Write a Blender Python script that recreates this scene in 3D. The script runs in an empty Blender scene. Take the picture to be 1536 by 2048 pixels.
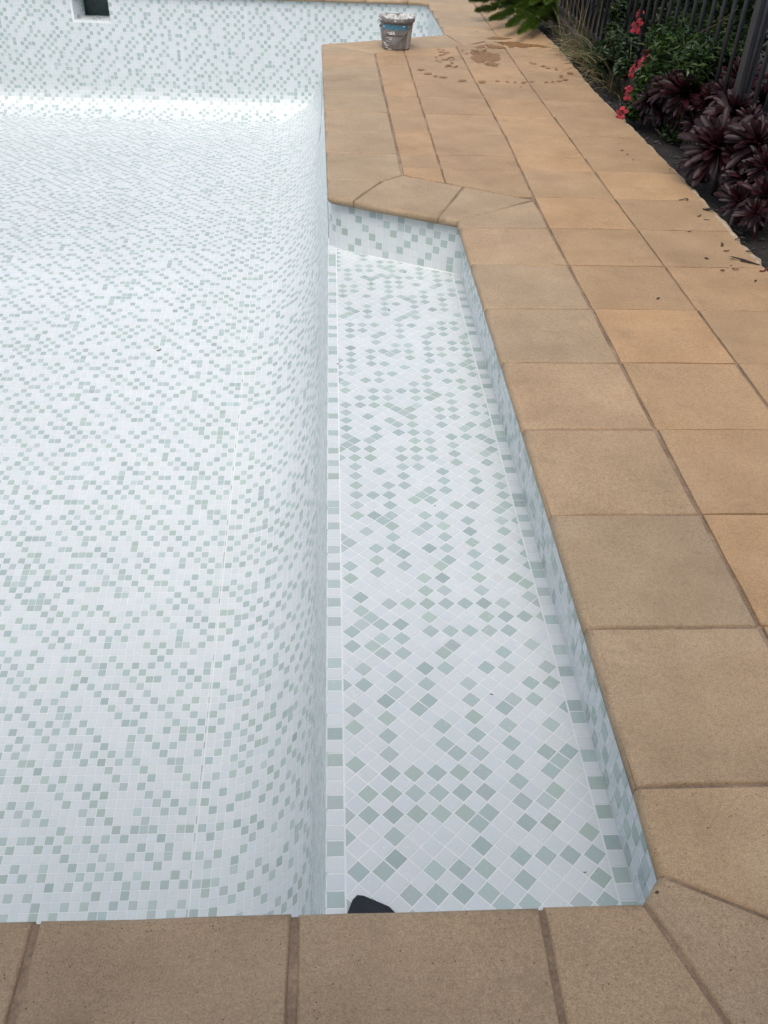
import bpy, math, random
import numpy as np
from mathutils import Vector, Matrix, Euler

random.seed(7)
rng = np.random.default_rng(11)
scene = bpy.context.scene
col = scene.collection

# ------------------------------------------------------------------ camera
CX, CY, CH, YAW, PITCH, ROLL, FPX = -.9432, -1.3476, 1.3702, .0759, .6610, .0457, 1783.07
_d = np.array([math.sin(YAW) * math.cos(PITCH), math.cos(YAW) * math.cos(PITCH), -math.sin(PITCH)])
_r = np.array([math.cos(YAW), -math.sin(YAW), 0.0])
_u = np.cross(_r, _d)
_r2 = math.cos(ROLL) * _r + math.sin(ROLL) * _u
_u2 = -math.sin(ROLL) * _r + math.cos(ROLL) * _u
CAM = np.array([CX, CY, CH])
cam = bpy.data.cameras.new('camera')
cam.sensor_fit = 'VERTICAL'
cam.sensor_height = 24.0
cam.lens = FPX / 2048 * 24.0
cam.clip_start, cam.clip_end = 0.05, 400
camo = bpy.data.objects.new('camera', cam)
col.objects.link(camo)
camo.matrix_world = Matrix(((_r2[0], _u2[0], -_d[0], CX), (_r2[1], _u2[1], -_d[1], CY),
                            (_r2[2], _u2[2], -_d[2], CH), (0, 0, 0, 1)))
scene.camera = camo

# ------------------------------------------------------------------ light
SUN_EL, SUN_AZ = 60.0, 192.0          # elevation, compass azimuth (from +Y clockwise) of the veiled sun
world = bpy.data.worlds.new('World')
scene.world = world
world.use_nodes = True
wn = world.node_tree
bg = wn.nodes['Background']
sky = wn.nodes.new('ShaderNodeTexSky')
sky.sky_type = 'NISHITA'
sky.sun_disc = False
sky.sun_elevation = math.radians(SUN_EL)
sky.sun_rotation = math.radians(SUN_AZ)
sky.air_density = 1.0
sky.dust_density = 3.0
hs = wn.nodes.new('ShaderNodeHueSaturation')
hs.inputs['Saturation'].default_value = .50      # thin overcast: greyer than a clear sky
wn.links.new(sky.outputs[0], hs.inputs['Color'])
wn.links.new(hs.outputs[0], bg.inputs['Color'])
bg.inputs['Strength'].default_value = .15

sun = bpy.data.lights.new('sun', 'SUN')
sun.energy = .80
sun.angle = math.radians(35)
sun.color = (1.0, .95, .88)
suno = bpy.data.objects.new('sun', sun)
col.objects.link(suno)
_sd = Vector((math.sin(math.radians(SUN_AZ)) * math.cos(math.radians(SUN_EL)),
              math.cos(math.radians(SUN_AZ)) * math.cos(math.radians(SUN_EL)), math.sin(math.radians(SUN_EL))))
suno.rotation_euler = _sd.to_track_quat('Z', 'Y').to_euler()
suno.location = (0, 0, 12)

scene.view_settings.view_transform = 'Standard'
scene.view_settings.look = 'None'
scene.view_settings.gamma = 1
scene.view_settings.exposure = 0.42


# ------------------------------------------------------------------ pixel helpers (a pixel gives a direction only)
def at(px, py, z=0.0):
    v = _d * FPX + _r2 * (px - 768) - _u2 * (py - 1024)
    t = (z - CAM[2]) / v[2]
    return CAM + t * v


def at_x(px, py, X):
    v = _d * FPX + _r2 * (px - 768) - _u2 * (py - 1024)
    return CAM + (X - CAM[0]) / v[0] * v


# ------------------------------------------------------------------ materials
class NT:
    def __init__(s, name):
        s.m = bpy.data.materials.new(name)
        s.m.use_nodes = True
        s.t = s.m.node_tree
        s.b = s.t.nodes['Principled BSDF']

    def n(s, typ, **kw):
        nd = s.t.nodes.new(typ)
        for k, v in kw.items():
            if k.startswith('i_'):
                nd.inputs[k[2:].replace('_', ' ')].default_value = v
            else:
                setattr(nd, k, v)
        return nd

    def l(s, a, b):
        s.t.links.new(a, b)

    def ramp(s, fac, stops):
        r = s.n('ShaderNodeValToRGB')
        e = r.color_ramp.elements
        while len(e) < len(stops):
            e.new(.5)
        for i, (p, c) in enumerate(stops):
            e[i].position = p
            e[i].color = (*c, 1) if len(c) == 3 else c
        s.l(fac, r.inputs[0])
        return r.outputs[0]

    def mix(s, fac, a, b, mode='MIX'):
        m = s.n('ShaderNodeMix', data_type='RGBA', blend_type=mode)
        for sock, val in ((m.inputs[0], fac), (m.inputs[6], a), (m.inputs[7], b)):
            if hasattr(val, 'is_linked'):
                s.l(val, sock)
            else:
                sock.default_value = val if not isinstance(val, tuple) else (*val[:3], 1)
        return m.outputs[2]

    def noise(s, scale, detail=4, rough=.6, vec=None, out=0):
        nd = s.n('ShaderNodeTexNoise')
        nd.inputs['Scale'].default_value = scale
        nd.inputs['Detail'].default_value = detail
        nd.inputs['Roughness'].default_value = rough
        if vec is not None:
            s.l(vec, nd.inputs['Vector'])
        return nd.outputs[out]

    def bump(s, h, strength, dist):
        b = s.n('ShaderNodeBump')
        b.inputs['Strength'].default_value = strength
        b.inputs['Distance'].default_value = dist
        s.l(h, b.inputs['Height'])
        s.l(b.outputs[0], s.b.inputs['Normal'])


MAT = {}


def simple(name, c, rough=.6, var=.25, scale=30, metal=0.0, spec=.5, bump=0.0):
    t = NT(name)
    pos = t.n('ShaderNodeNewGeometry').outputs['Position']
    nz = t.noise(scale, 4, .6, pos)
    lo = tuple(x * (1 - var) for x in c)
    hi = tuple(min(1, x * (1 + var)) for x in c)
    t.l(t.ramp(nz, [(.3, lo), (.7, hi)]), t.b.inputs['Base Color'])
    t.b.inputs['Roughness'].default_value = rough
    t.b.inputs['Metallic'].default_value = metal
    t.b.inputs['Specular IOR Level'].default_value = spec
    if bump:
        t.bump(t.noise(scale * 4, 3, .6, pos), bump, .003)
    MAT[name] = t.m
    return t.m


def mat_tile():
    t = NT('mosaic_glass')
    a = t.n('ShaderNodeAttribute', attribute_name='tint')
    pos = t.n('ShaderNodeNewGeometry').outputs['Position']
    f = t.noise(420, 3, .7, pos)
    cl = t.mix(1.0, a.outputs['Color'], t.ramp(f, [(.3, (.93, .94, .95)), (.7, (1, 1, 1))]), 'MULTIPLY')
    big = t.noise(1.3, 3, .5, pos)
    cl = t.mix(1.0, cl, t.ramp(big, [(.35, (.955, .96, .955)), (.65, (1, 1, 1))]), 'MULTIPLY')
    t.l(cl, t.b.inputs['Base Color'])
    rr = t.n('ShaderNodeMapRange')
    t.l(t.noise(60, 3, .6, pos), rr.inputs[0])
    rr.inputs[3].default_value = .16
    rr.inputs[4].default_value = .34
    t.l(rr.outputs[0], t.b.inputs['Roughness'])
    t.b.inputs['Specular IOR Level'].default_value = .5
    t.bump(t.noise(55, 2, .5, pos), .12, .002)
    MAT['tile'] = t.m


def mat_grout():
    t = NT('pool_grout')
    pos = t.n('ShaderNodeNewGeometry').outputs['Position']
    t.l(t.ramp(t.noise(9, 5, .6, pos), [(.3, (.73, .76, .76)), (.7, (.81, .83, .825))]), t.b.inputs['Base Color'])
    t.b.inputs['Roughness'].default_value = .8
    t.bump(t.noise(300, 2, .5, pos), .3, .001)
    MAT['grout'] = t.m


def mat_stone(name, c0, c1, c2, pit=.55):
    t = NT(name)
    pos = t.n('ShaderNodeNewGeometry').outputs['Position']
    oi = t.n('ShaderNodeObjectInfo')
    rnd = oi.outputs['Random']
    off = t.n('ShaderNodeVectorMath', operation='MULTIPLY_ADD')
    t.l(pos, off.inputs[0])
    off.inputs[1].default_value = (1, 1, 1)
    cmb = t.n('ShaderNodeCombineXYZ')
    for i in range(3):
        mm = t.n('ShaderNodeMath', operation='MULTIPLY')
        t.l(rnd, mm.inputs[0])
        mm.inputs[1].default_value = (13.0, 29.0, 7.0)[i]
        t.l(mm.outputs[0], cmb.inputs[i])
    t.l(cmb.outputs[0], off.inputs[2])
    P = off.outputs[0]
    base = t.ramp(t.noise(5.5, 6, .62, P), [(.28, c0), (.52, c1), (.78, c2)])
    # warm and grey clouds that differ from stone to stone
    base = t.mix(t.ramp(t.noise(2.1, 4, .6, P), [(.45, (0, 0, 0)), (.75, (.55, .55, .55))]), base,
                 tuple(x * f for x, f in zip(c1, (.86, .90, .96))))
    tone = t.ramp(rnd, [(0, (.945, .94, .935)), (.3, (.97, .955, .94)), (.6, (1.0, .99, .985)), (.8, (1.06, 1.0, .95)), (1, (1.12, 1.08, 1.03))])
    base = t.mix(1.0, base, tone, 'MULTIPLY')
    # sand grain
    g = t.noise(330, 4, .75, pos)
    base = t.mix(1.0, base, t.ramp(g, [(.30, (.58, .57, .55)), (.5, (1, 1, 1)), (.70, (1.32, 1.31, 1.28))]), 'MULTIPLY')
    g2 = t.noise(95, 3, .7, pos)
    base = t.mix(1.0, base, t.ramp(g2, [(.34, (.86, .85, .84)), (.55, (1, 1, 1))]), 'MULTIPLY')
    # dark aggregate pits, few and uneven
    v = t.n('ShaderNodeTexVoronoi')
    v.inputs['Scale'].default_value = 150
    t.l(pos, v.inputs['Vector'])
    spot = t.ramp(v.outputs['Distance'], [(.13, (1, 1, 1)), (.22, (0, 0, 0))])
    keep = t.ramp(t.noise(46, 2, .5, pos), [(pit, (0, 0, 0)), (pit + .07, (1, 1, 1))])
    sp = t.mix(1.0, spot, keep, 'MULTIPLY')
    base = t.mix(sp, base, (.055, .045, .035))
    # old stains
    st = t.ramp(t.noise(7.5, 5, .7, P), [(.60, (0, 0, 0)), (.72, (.50, .50, .50))])
    base = t.mix(st, base, tuple(x * .62 for x in c1))
    # slow drift of grime over the whole deck, and small lichen-like flecks
    gr_ = t.noise(.9, 5, .65, pos)
    base = t.mix(1.0, base, t.ramp(gr_, [(.32, (.84, .83, .83)), (.5, (1, 1, 1)), (.68, (1.07, 1.04, 1.0))]), 'MULTIPLY')
    fl_k = t.ramp(t.noise(23, 3, .6, P), [(.70, (0, 0, 0)), (.76, (.5, .5, .5))])
    base = t.mix(fl_k, base, tuple(x * .70 for x in c0))
    t.l(base, t.b.inputs['Base Color'])
    t.b.inputs['Roughness'].default_value = .62
    t.b.inputs['Specular IOR Level'].default_value = .42
    ad = t.n('ShaderNodeMath', operation='SUBTRACT')
    t.l(g, ad.inputs[0])
    t.l(sp, ad.inputs[1])
    t.bump(ad.outputs[0], .35, .0015)
    MAT[name] = t.m


mat_tile()
mat_grout()
mat_stone('coping_stone', (.385, .280, .176), (.452, .332, .212), (.515, .388, .258), .57)
mat_stone('paver_stone', (.400, .264, .148), (.472, .316, .182), (.535, .368, .222), .60)


def mat_mortar():
    t = NT('joint_mortar')
    pos = t.n('ShaderNodeNewGeometry').outputs['Position']
    c = t.ramp(t.noise(6, 5, .65, pos), [(.3, (.18, .122, .082)), (.5, (.29, .208, .145)), (.68, (.44, .325, .225))])
    c = t.mix(1.0, c, t.ramp(t.noise(160, 3, .6, pos), [(.3, (.7, .7, .7)), (.7, (1.1, 1.1, 1.1))]), 'MULTIPLY')
    t.l(c, t.b.inputs['Base Color'])
    t.b.inputs['Roughness'].default_value = .9
    t.bump(t.noise(140, 3, .6, pos), .6, .003)
    MAT['mortar'] = t.m


mat_mortar()


def mat_soil():
    t = NT('garden_soil')
    pos = t.n('ShaderNodeNewGeometry').outputs['Position']
    c = t.ramp(t.noise(14, 8, .7, pos), [(.3, (.012, .010, .009)), (.55, (.030, .026, .023)), (.75, (.060, .052, .045))])
    t.l(c, t.b.inputs['Base Color'])
    t.b.inputs['Roughness'].default_value = .95
    t.bump(t.noise(60, 6, .7, pos), .8, .012)
    MAT['soil'] = t.m


mat_soil()


def mat_leaf(name, c0, c1, c2, rough=.4, trans=.15, attr=True):
    t = NT(name)
    pos = t.n('ShaderNodeNewGeometry').outputs['Position']
    a = t.n('ShaderNodeAttribute', attribute_name='rnd')
    fac = a.outputs['Fac'] if attr else t.n('ShaderNodeObjectInfo').outputs['Random']
    c = t.ramp(fac, [(0, c0), (.55, c1), (1, c2)])
    c = t.mix(1.0, c, t.ramp(t.noise(40, 3, .6, pos), [(.3, (.75, .75, .75)), (.7, (1.2, 1.2, 1.2))]), 'MULTIPLY')
    t.l(c, t.b.inputs['Base Color'])
    t.b.inputs['Roughness'].default_value = rough
    t.b.inputs['Specular IOR Level'].default_value = .45
    if trans:
        tr = t.n('ShaderNodeBsdfTranslucent')
        t.l(c, tr.inputs[0])
        mx = t.n('ShaderNodeMixShader')
        mx.inputs[0].default_value = trans
        out = t.t.nodes['Material Output']
        t.l(t.b.outputs[0], mx.inputs[1])
        t.l(tr.outputs[0], mx.inputs[2])
        t.l(mx.outputs[0], out.inputs[0])
    MAT[name] = t.m


mat_leaf('leaf_green', (.014, .036, .009), (.030, .070, .015), (.085, .150, .036), .40, .2)
mat_leaf('leaf_dark', (.010, .022, .008), (.022, .046, .014), (.050, .085, .022), .45, .15)
mat_leaf('leaf_fern', (.055, .105, .014), (.100, .175, .024), (.170, .260, .045), .5, .3)
mat_leaf('leaf_straw', (.10, .075, .035), (.20, .155, .075), (.32, .26, .14), .6, .1)
mat_leaf('leaf_purple', (.009, .0019, .0032), (.021, .0042, .0068), (.042, .009, .013), .42, .04, attr=False)
MAT['leaf_purple'].node_tree.nodes['Principled BSDF'].inputs['Specular IOR Level'].default_value = .28
mat_leaf('petal_red', (.12, .002, .006), (.27, .004, .012), (.46, .022, .040), .5, .1)
simple('fence_paint', (.028, .031, .038), .45, .15, 20)
simple('plant_stem', (.075, .055, .035), .7, .3, 40)
simple('bucket_grey', (.20, .195, .19), .45, .25, 22)
simple('bucket_rim', (.16, .155, .155), .5, .45, 45)
simple('bucket_blue', (.060, .20, .30), .4, .3, 60)
simple('bucket_print', (.012, .012, .013), .5, .1, 60)
simple('bucket_white', (.70, .69, .66), .6, .15, 60)
simple('strip_pale', (.38, .37, .36), .5, .18, 40)
simple('dried_grout', (.56, .55, .52), .85, .5, 60, bump=.6)
simple('wire', (.22, .22, .22), .35, .2, 30, metal=.8)
simple('black_rubber', (.010, .012, .019), .55, .3, 60)
simple('dark_debris', (.030, .018, .013), .8, .5, 80)
simple('red_debris', (.16, .03, .02), .8, .4, 80)
simple('cream_chip', (.55, .52, .46), .8, .2, 80)
simple('skimmer_dark', (.115, .165, .150), .35, .4, 9)
simple('edge_mortar', (.44, .345, .24), .9, .35, 25, bump=.7)
simple('plinth', (.060, .058, .058), .9, .4, 12, bump=.6)
simple('pebble', (.07, .065, .06), .8, .5, 50)


simple('house_wall', (.30, .27, .23), .85, .15, 6)
simple('eave', (.14, .13, .12), .7, .15, 6)


def mat_wet():
    t = NT('wet_stone')
    pos = t.n('ShaderNodeNewGeometry').outputs['Position']
    c = t.ramp(t.noise(60, 4, .7, pos), [(.3, (.250, .120, .036)), (.7, (.350, .185, .068))])
    t.l(c, t.b.inputs['Base Color'])
    t.b.inputs['Roughness'].default_value = .5
    a = t.n('ShaderNodeAttribute', attribute_name='soak')
    ad = t.n('ShaderNodeMath', operation='MULTIPLY_ADD')
    t.l(t.noise(38, 4, .65, pos), ad.inputs[0])
    ad.inputs[1].default_value = .9
    t.l(a.outputs['Fac'], ad.inputs[2])
    t.l(t.ramp(ad.outputs[0], [(.62, (0, 0, 0)), (1.0, (.85, .85, .85))]), t.b.inputs['Alpha'])
    MAT['wet'] = t.m


mat_wet()


# ------------------------------------------------------------------ object helpers
def link(name, me, mat=None, parent=None, kind=None, label=None, cat=None, group=None):
    o = bpy.data.objects.new(name, me)
    col.objects.link(o)
    if parent is not None:
        o.parent = parent
    if mat is not None and me is not None and not me.materials:
        me.materials.append(MAT[mat] if isinstance(mat, str) else mat)
    tag(o, label, cat, group, kind)
    return o


def tag(o, label=None, cat=None, group=None, kind=None):
    for k, v in (('label', label), ('category', cat), ('group', group), ('kind', kind)):
        if v:
            o[k] = v
    return o


def empty(name, loc, label, cat, group=None, kind=None):
    o = bpy.data.objects.new(name, None)
    col.objects.link(o)
    o.location = loc
    o.empty_display_size = .05
    return tag(o, label, cat, group, kind)


def mesh_arrays(name, V, faces_flat, starts, totals, tint=None, rnd=None, smooth=False):
    """Fast mesh from numpy arrays."""
    me = bpy.data.meshes.new(name)
    me.vertices.add(len(V))
    me.vertices.foreach_set('co', np.asarray(V, dtype=np.float32).ravel())
    me.loops.add(len(faces_flat))
    me.loops.foreach_set('vertex_index', np.asarray(faces_flat, dtype=np.int32))
    me.polygons.add(len(starts))
    me.polygons.foreach_set('loop_start', np.asarray(starts, dtype=np.int32))
    me.polygons.foreach_set('loop_total', np.asarray(totals, dtype=np.int32))
    me.polygons.foreach_set('use_smooth', np.full(len(starts), bool(smooth)))
    me.update(calc_edges=True)
    if tint is not None:
        a = me.attributes.new('tint', 'FLOAT_COLOR', 'FACE')
        a.data.foreach_set('color', np.asarray(tint, dtype=np.float32).ravel())
    if rnd is not None:
        a = me.attributes.new('rnd', 'FLOAT', 'FACE')
        a.data.foreach_set('value', np.asarray(rnd, dtype=np.float32))
    return me


def pymesh(name, V, F, smooth=False):
    me = bpy.data.meshes.new(name)
    me.from_pydata([tuple(map(float, v)) for v in V], [], F)
    if smooth:
        me.polygons.foreach_set('use_smooth', [True] * len(me.polygons))
    me.update()
    return me


class MB:
    def __init__(s):
        s.V, s.F = [], []

    def add(s, V, F):
        o = len(s.V)
        s.V += [tuple(map(float, v)) for v in V]
        s.F += [tuple(i + o for i in f) for f in F]

    def box(s, lo, hi):
        x0, y0, z0 = lo
        x1, y1, z1 = hi
        s.add([(x0, y0, z0), (x1, y0, z0), (x1, y1, z0), (x0, y1, z0), (x0, y0, z1), (x1, y0, z1), (x1, y1, z1), (x0, y1, z1)],
              [(3, 2, 1, 0), (4, 5, 6, 7), (0, 1, 5, 4), (1, 2, 6, 5), (2, 3, 7, 6), (3, 0, 4, 7)])

    def tube(s, pts, rad, n=8, cap=True):
        pts = [Vector(p) for p in pts]
        rad = rad if hasattr(rad, '__len__') else [rad] * len(pts)
        V, F = [], []
        up = Vector((0, 0, 1))
        for i, p in enumerate(pts):
            t = (pts[min(i + 1, len(pts) - 1)] - pts[max(i - 1, 0)]).normalized()
            a = t.cross(up)
            if a.length < 1e-3:
                a = t.cross(Vector((1, 0, 0)))
            a.normalize()
            b = t.cross(a)
            for k in range(n):
                an = 2 * math.pi * k / n
                V.append(p + (a * math.cos(an) + b * math.sin(an)) * rad[i])
        for i in range(len(pts) - 1):
            for k in range(n):
                k2 = (k + 1) % n
                F.append((i * n + k, i * n + k2, (i + 1) * n + k2, (i + 1) * n + k))
        if cap:
            F.append(tuple(range(n))[::-1])
            F.append(tuple((len(pts) - 1) * n + k for k in range(n)))
        s.add(V, F)

    def lathe(s, prof, n=32, c=(0, 0, 0), a0=0.0, a1=2 * math.pi):
        full = abs(a1 - a0 - 2 * math.pi) < 1e-6
        m = n if full else n + 1
        V, F = [], []
        for r, z in prof:
            for k in range(m):
                an = a0 + (a1 - a0) * k / n
                V.append((c[0] + r * math.cos(an), c[1] + r * math.sin(an), c[2] + z))
        for i in range(len(prof) - 1):
            for k in range(n):
                k2 = (k + 1) % m
                F.append((i * m + k, i * m + k2, (i + 1) * m + k2, (i + 1) * m + k))
        s.add(V, F)

    def mesh(s, name, smooth=False):
        return pymesh(name, s.V, s.F, smooth)


# ------------------------------------------------------------------ ground and deck bed
WALLX = -.352
EDGE = [(-.435, -.617), (-.395, -.570), (-.39, 2.478), (-.944, 2.756), (-.963, 2.80), (-1.008, 6.186),
        (0.0, 6.72), (-.018, 8.29), (-.09, 8.37), (-5.0, 8.37), (-5.0, -.617)]


def sheet_with_hole(name, outer, hole, z, thick=0.0):
    import bmesh
    bm = bmesh.new()
    edges = []
    for loop in (outer, hole):
        vs = [bm.verts.new((x, y, z)) for x, y in loop]
        edges += [bm.edges.new((vs[i], vs[(i + 1) % len(vs)])) for i in range(len(vs))]
    bmesh.ops.triangle_fill(bm, use_beauty=True, edges=edges)
    for f in bm.faces:
        if f.normal.z < 0:
            f.normal_flip()
    if thick:
        ext = bmesh.ops.extrude_face_region(bm, geom=bm.faces[:])
        for v in [g for g in ext['geom'] if isinstance(g, bmesh.types.BMVert)]:
            v.co.z -= thick
        bmesh.ops.recalc_face_normals(bm, faces=bm.faces[:])
    me = bpy.data.meshes.new(name)
    bm.to_mesh(me)
    bm.free()
    return me


def offset_out(poly, dd):
    """Offset a counter-clockwise polygon outwards."""
    n = len(poly)
    out = []
    for i in range(n):
        p0, p1, p2 = (np.array(poly[(i + k) % n]) for k in (-1, 0, 1))
        e1 = (p1 - p0) / np.linalg.norm(p1 - p0)
        e2 = (p2 - p1) / np.linalg.norm(p2 - p1)
        n1 = np.array([e1[1], -e1[0]])
        n2 = np.array([e2[1], -e2[0]])
        b = n1 + n2
        b = b / (b @ b) * 2 * dd if b @ b > 1e-6 else n1 * dd
        out.append(tuple(p1 + b))
    return out


hole_soil = offset_out(EDGE, .06)
ground = link('ground', sheet_with_hole('ground', [(-70, -70), (70, -70), (70, 70), (-70, 70)], hole_soil, -.075), 'soil',
              kind='structure', label='dark garden soil of the planting bed beside the deck', cat='ground')
deck_outer = [(-6.2, -3.2), (.80, -3.2), (.805, 2.0), (.80, 3.4), (.79, 4.2), (.81, 5.2), (.84, 7.0), (.86, 9.6), (-6.2, 9.6)]
deck = link('deck', sheet_with_hole('deck', deck_outer, offset_out(EDGE, .007), -.0075, .028), 'mortar', kind='structure',
            label='tan stone paved pool deck with sunken mortar joints', cat='deck')


# ------------------------------------------------------------------ stones
def inset_poly(poly, ds):
    n = len(poly)
    L = []
    for i in range(n):
        p, q = np.array(poly[i], float), np.array(poly[(i + 1) % n], float)
        e = (q - p) / np.linalg.norm(q - p)
        nn = np.array([-e[1], e[0]])           # inward for counter-clockwise
        L.append((p + nn * ds[i], e))
    out = []
    for i in range(n):
        (p, e), (q, f) = L[i - 1], L[i]
        den = e[0] * f[1] - e[1] * f[0]
        if abs(den) < 1e-4:
            out.append(q)
        else:
            t = ((q[0] - p[0]) * f[1] - (q[1] - p[1]) * f[0]) / den
            out.append(p + e * t)
    return out


def area2(poly):
    return sum(poly[i][0] * poly[(i + 1) % len(poly)][1] - poly[(i + 1) % len(poly)][0] * poly[i][1] for i in range(len(poly)))


def clip(poly, p, nrm):
    """Keep the part of a convex polygon where (x-p).nrm >= 0."""
    out = []
    n = len(poly)
    for i in range(n):
        a, b = np.array(poly[i], float), np.array(poly[(i + 1) % n], float)
        da, db = (a - p) @ nrm, (b - p) @ nrm
        if da >= 0:
            out.append(tuple(a))
        if (da > 0 > db) or (da < 0 < db):
            out.append(tuple(a + (b - a) * da / (da - db)))
    return out


def densify(poly, flags, step=.09):
    P, Fl = [], []
    for i in range(len(poly)):
        a, b = np.array(poly[i]), np.array(poly[(i + 1) % len(poly)])
        k = max(1, int(np.linalg.norm(b - a) / step))
        for j in range(k):
            P.append(a + (b - a) * j / k)
            Fl.append(flags[i])
    return P, Fl


def stone(poly, nose=(), name='paver', mat='paver_stone', gx=.0050, gy=.0030, thick=.038):
    """One paving stone; nose = indices of edges that overhang the pool and are bull-nosed."""
    if area2(poly) < 0:
        n = len(poly)
        nose = [(n - 2 - i) % n for i in nose]
        poly = poly[::-1]
    n = len(poly)
    gaps = []
    for i in range(n):
        e = np.array(poly[(i + 1) % n]) - np.array(poly[i])
        g = gx if abs(e[1]) > 1.2 * abs(e[0]) else gy
        gaps.append(0.0 if i in nose else g * random.uniform(.75, 1.25))
    base = [tuple(p) for p in inset_poly(poly, gaps)]
    flags = [1 if i in nose else 0 for i in range(n)]
    ang = [0, .30, .62, .95, 1.25, math.pi / 2]
    R = .017 if nose else .0040
    r = .006 if nose else .0030
    rs_ = []
    for i in range(n):
        e = np.array(poly[(i + 1) % n]) - np.array(poly[i])
        rs_.append(R if i in nose else (r if abs(e[1]) > 1.2 * abs(e[0]) or nose else .0010))
    layers = [(-thick, [.012 if f else .0 for f in flags]), (-thick + .012, [0] * n)]
    for t in ang:
        layers.append((-R + R * math.sin(t), [q_ * (1 - math.cos(t)) for q_ in rs_]))
    cen = np.mean(np.array(base), axis=0)
    tilt = (random.uniform(-.0024, .0024), random.uniform(-.0024, .0024))
    dz = random.uniform(-.0012, .0008)
    rings = []
    jit = {}
    for z, ds in layers:
        ring = inset_poly(base, ds)
        P, _ = densify(ring, flags, .07)
        pts = []
        for k, p in enumerate(P):
            if k not in jit:
                jit[k] = (random.gauss(0, .0007), random.gauss(0, .0007), random.gauss(0, .0005))
            j = jit[k]
            zz = z + dz + (p[0] - cen[0]) * tilt[0] + (p[1] - cen[1]) * tilt[1]
            pts.append((p[0] + j[0], p[1] + j[1], zz + (j[2] if z > -.005 else 0)))
        rings.append(pts)
    m = min(len(x) for x in rings)
    if any(len(x) != m for x in rings):          # the subdivision must agree between layers
        rings = []
        for z, ds in layers:
            ring = inset_poly(base, ds)
            rings.append([(p[0], p[1], z + dz) for p in ring])
        m = n
    V = [v for rg in rings for v in rg]
    F = []
    for i in range(len(rings) - 1):
        for k in range(m):
            k2 = (k + 1) % m
            F.append((i * m + k, i * m + k2, (i + 1) * m + k2, (i + 1) * m + k))
    F.append(tuple((len(rings) - 1) * m + k for k in range(m)))
    F.append(tuple(range(m))[::-1])
    me = pymesh(name, [(v[0] - cen[0], v[1] - cen[1], v[2]) for v in V], F)
    me.polygons.foreach_set('use_smooth', [True] * (len(F) - 2) + [False, False])
    o = link(name, me, mat, deck)
    o.location = (cen[0], cen[1], 0)
    return o


def coping(poly, nose):
    return stone(poly, nose, 'coping_stone', 'coping_stone')


# front coping row (bottom of the photograph)
xs = [-.604, -1.0, -1.4, -1.8, -2.2, -2.6, -3.0, -3.4, -3.8, -4.2, -4.6, -5.0]
for i in range(len(xs) - 1):
    coping([(xs[i + 1], -1.02), (xs[i], -1.02), (xs[i], -.617), (xs[i + 1], -.617)], [2])
coping([(-.604, -1.02), (-.281, -1.02), (-.435, -.617), (-.604, -.617)], [2])
coping([(-.281, -1.02), (0, -1.02), (0, -.77), (-.395, -.570), (-.435, -.617)], [3])
coping([(-.395, -.570), (0, -.77), (0, -.4), (-.391, -.4)], [3])
for k in range(-1, 6):
    coping([(-.390, .4 * k), (0, .4 * k), (0, .4 * k + .4), (-.390, .4 * k + .4)], [3])
coping([(-.39, 2.4), (0, 2.4), (0, 2.757), (-.39, 2.478)], [3])
coping([(-.39, 2.478), (0, 2.757), (-.307, 2.928), (-.47, 2.518)], [3])
coping([(-.47, 2.518), (-.307, 2.928), (-.589, 3.085), (-.694, 2.985), (-.84, 2.704)], [4])
coping([(-.84, 2.704), (-.694, 2.985), (-.960, 2.995), (-.956, 2.785), (-.944, 2.756)], [2, 3, 4])


def xe(y):
    return -.9555 - .0155 * (y - 2.75)


def xa(y):
    return -.588 - .0085 * (y - 3.09)


def xc(y):
    return .0 + .028 * min(1, max(0, (y - 2.6) / 1.2))


coping([(xe(2.995), 2.995), (-.694, 2.985), (-.589, 3.085), (xa(3.43), 3.43), (xe(3.43), 3.43)], [4])
rows_far = [3.43, 3.835, 4.245, 4.65, 5.06, 5.465, 5.87, 6.275, 6.68, 7.085, 7.49, 7.9, 8.3, 8.7]
for a, b in zip(rows_far[:6], rows_far[1:7]):
    coping([(xe(a), a), (xa(a), a), (xa(b), b), (xe(b), b)], [3])
coping([(xe(5.87), 5.87), (xa(5.87), 5.87), (-.61, 5.93), (-1.008, 6.186)], [3])
coping([(-1.008, 6.186), (-.61, 5.93), (-.25, 6.11), (-.5, 6.455)], [3])
coping([(-.5, 6.455), (-.25, 6.11), (.10, 6.285), (0, 6.72)], [3])
coping([(0, 6.72), (.10, 6.285), (.425, 6.447), (.425, 6.72)], [])
for a, b in ((6.72, 7.09), (7.09, 7.49), (7.49, 7.9), (7.9, 8.29)):
    coping([(-.012 * (a - 6.72), a), (.425, a), (.425, b), (-.012 * (b - 6.72), b)], [3])
coping([(-.018, 8.29), (.425, 8.29), (.425, 8.77), (-.2, 8.77), (-.2, 8.37), (-.09, 8.37)], [4, 5])
x = -.2
while x > -5.0:
    coping([(x - .4, 8.37), (x, 8.37), (x, 8.77), (x - .4, 8.77)], [0])
    x -= .4
# pavers, column by column
near_p, near_n = np.array((0, 2.757)), np.array((.328, .589))
far_p, far_n = np.array((.03, 6.25)), np.array((.32, -.64))


def clipped(poly, near=False, far=False):
    if near:
        poly = clip(poly, near_p, near_n)
    if far and len(poly) > 2:
        poly = clip(poly, far_p, far_n)
    if len(poly) < 3 or abs(area2(poly)) < .004:
        return
    stone(poly)


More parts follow.
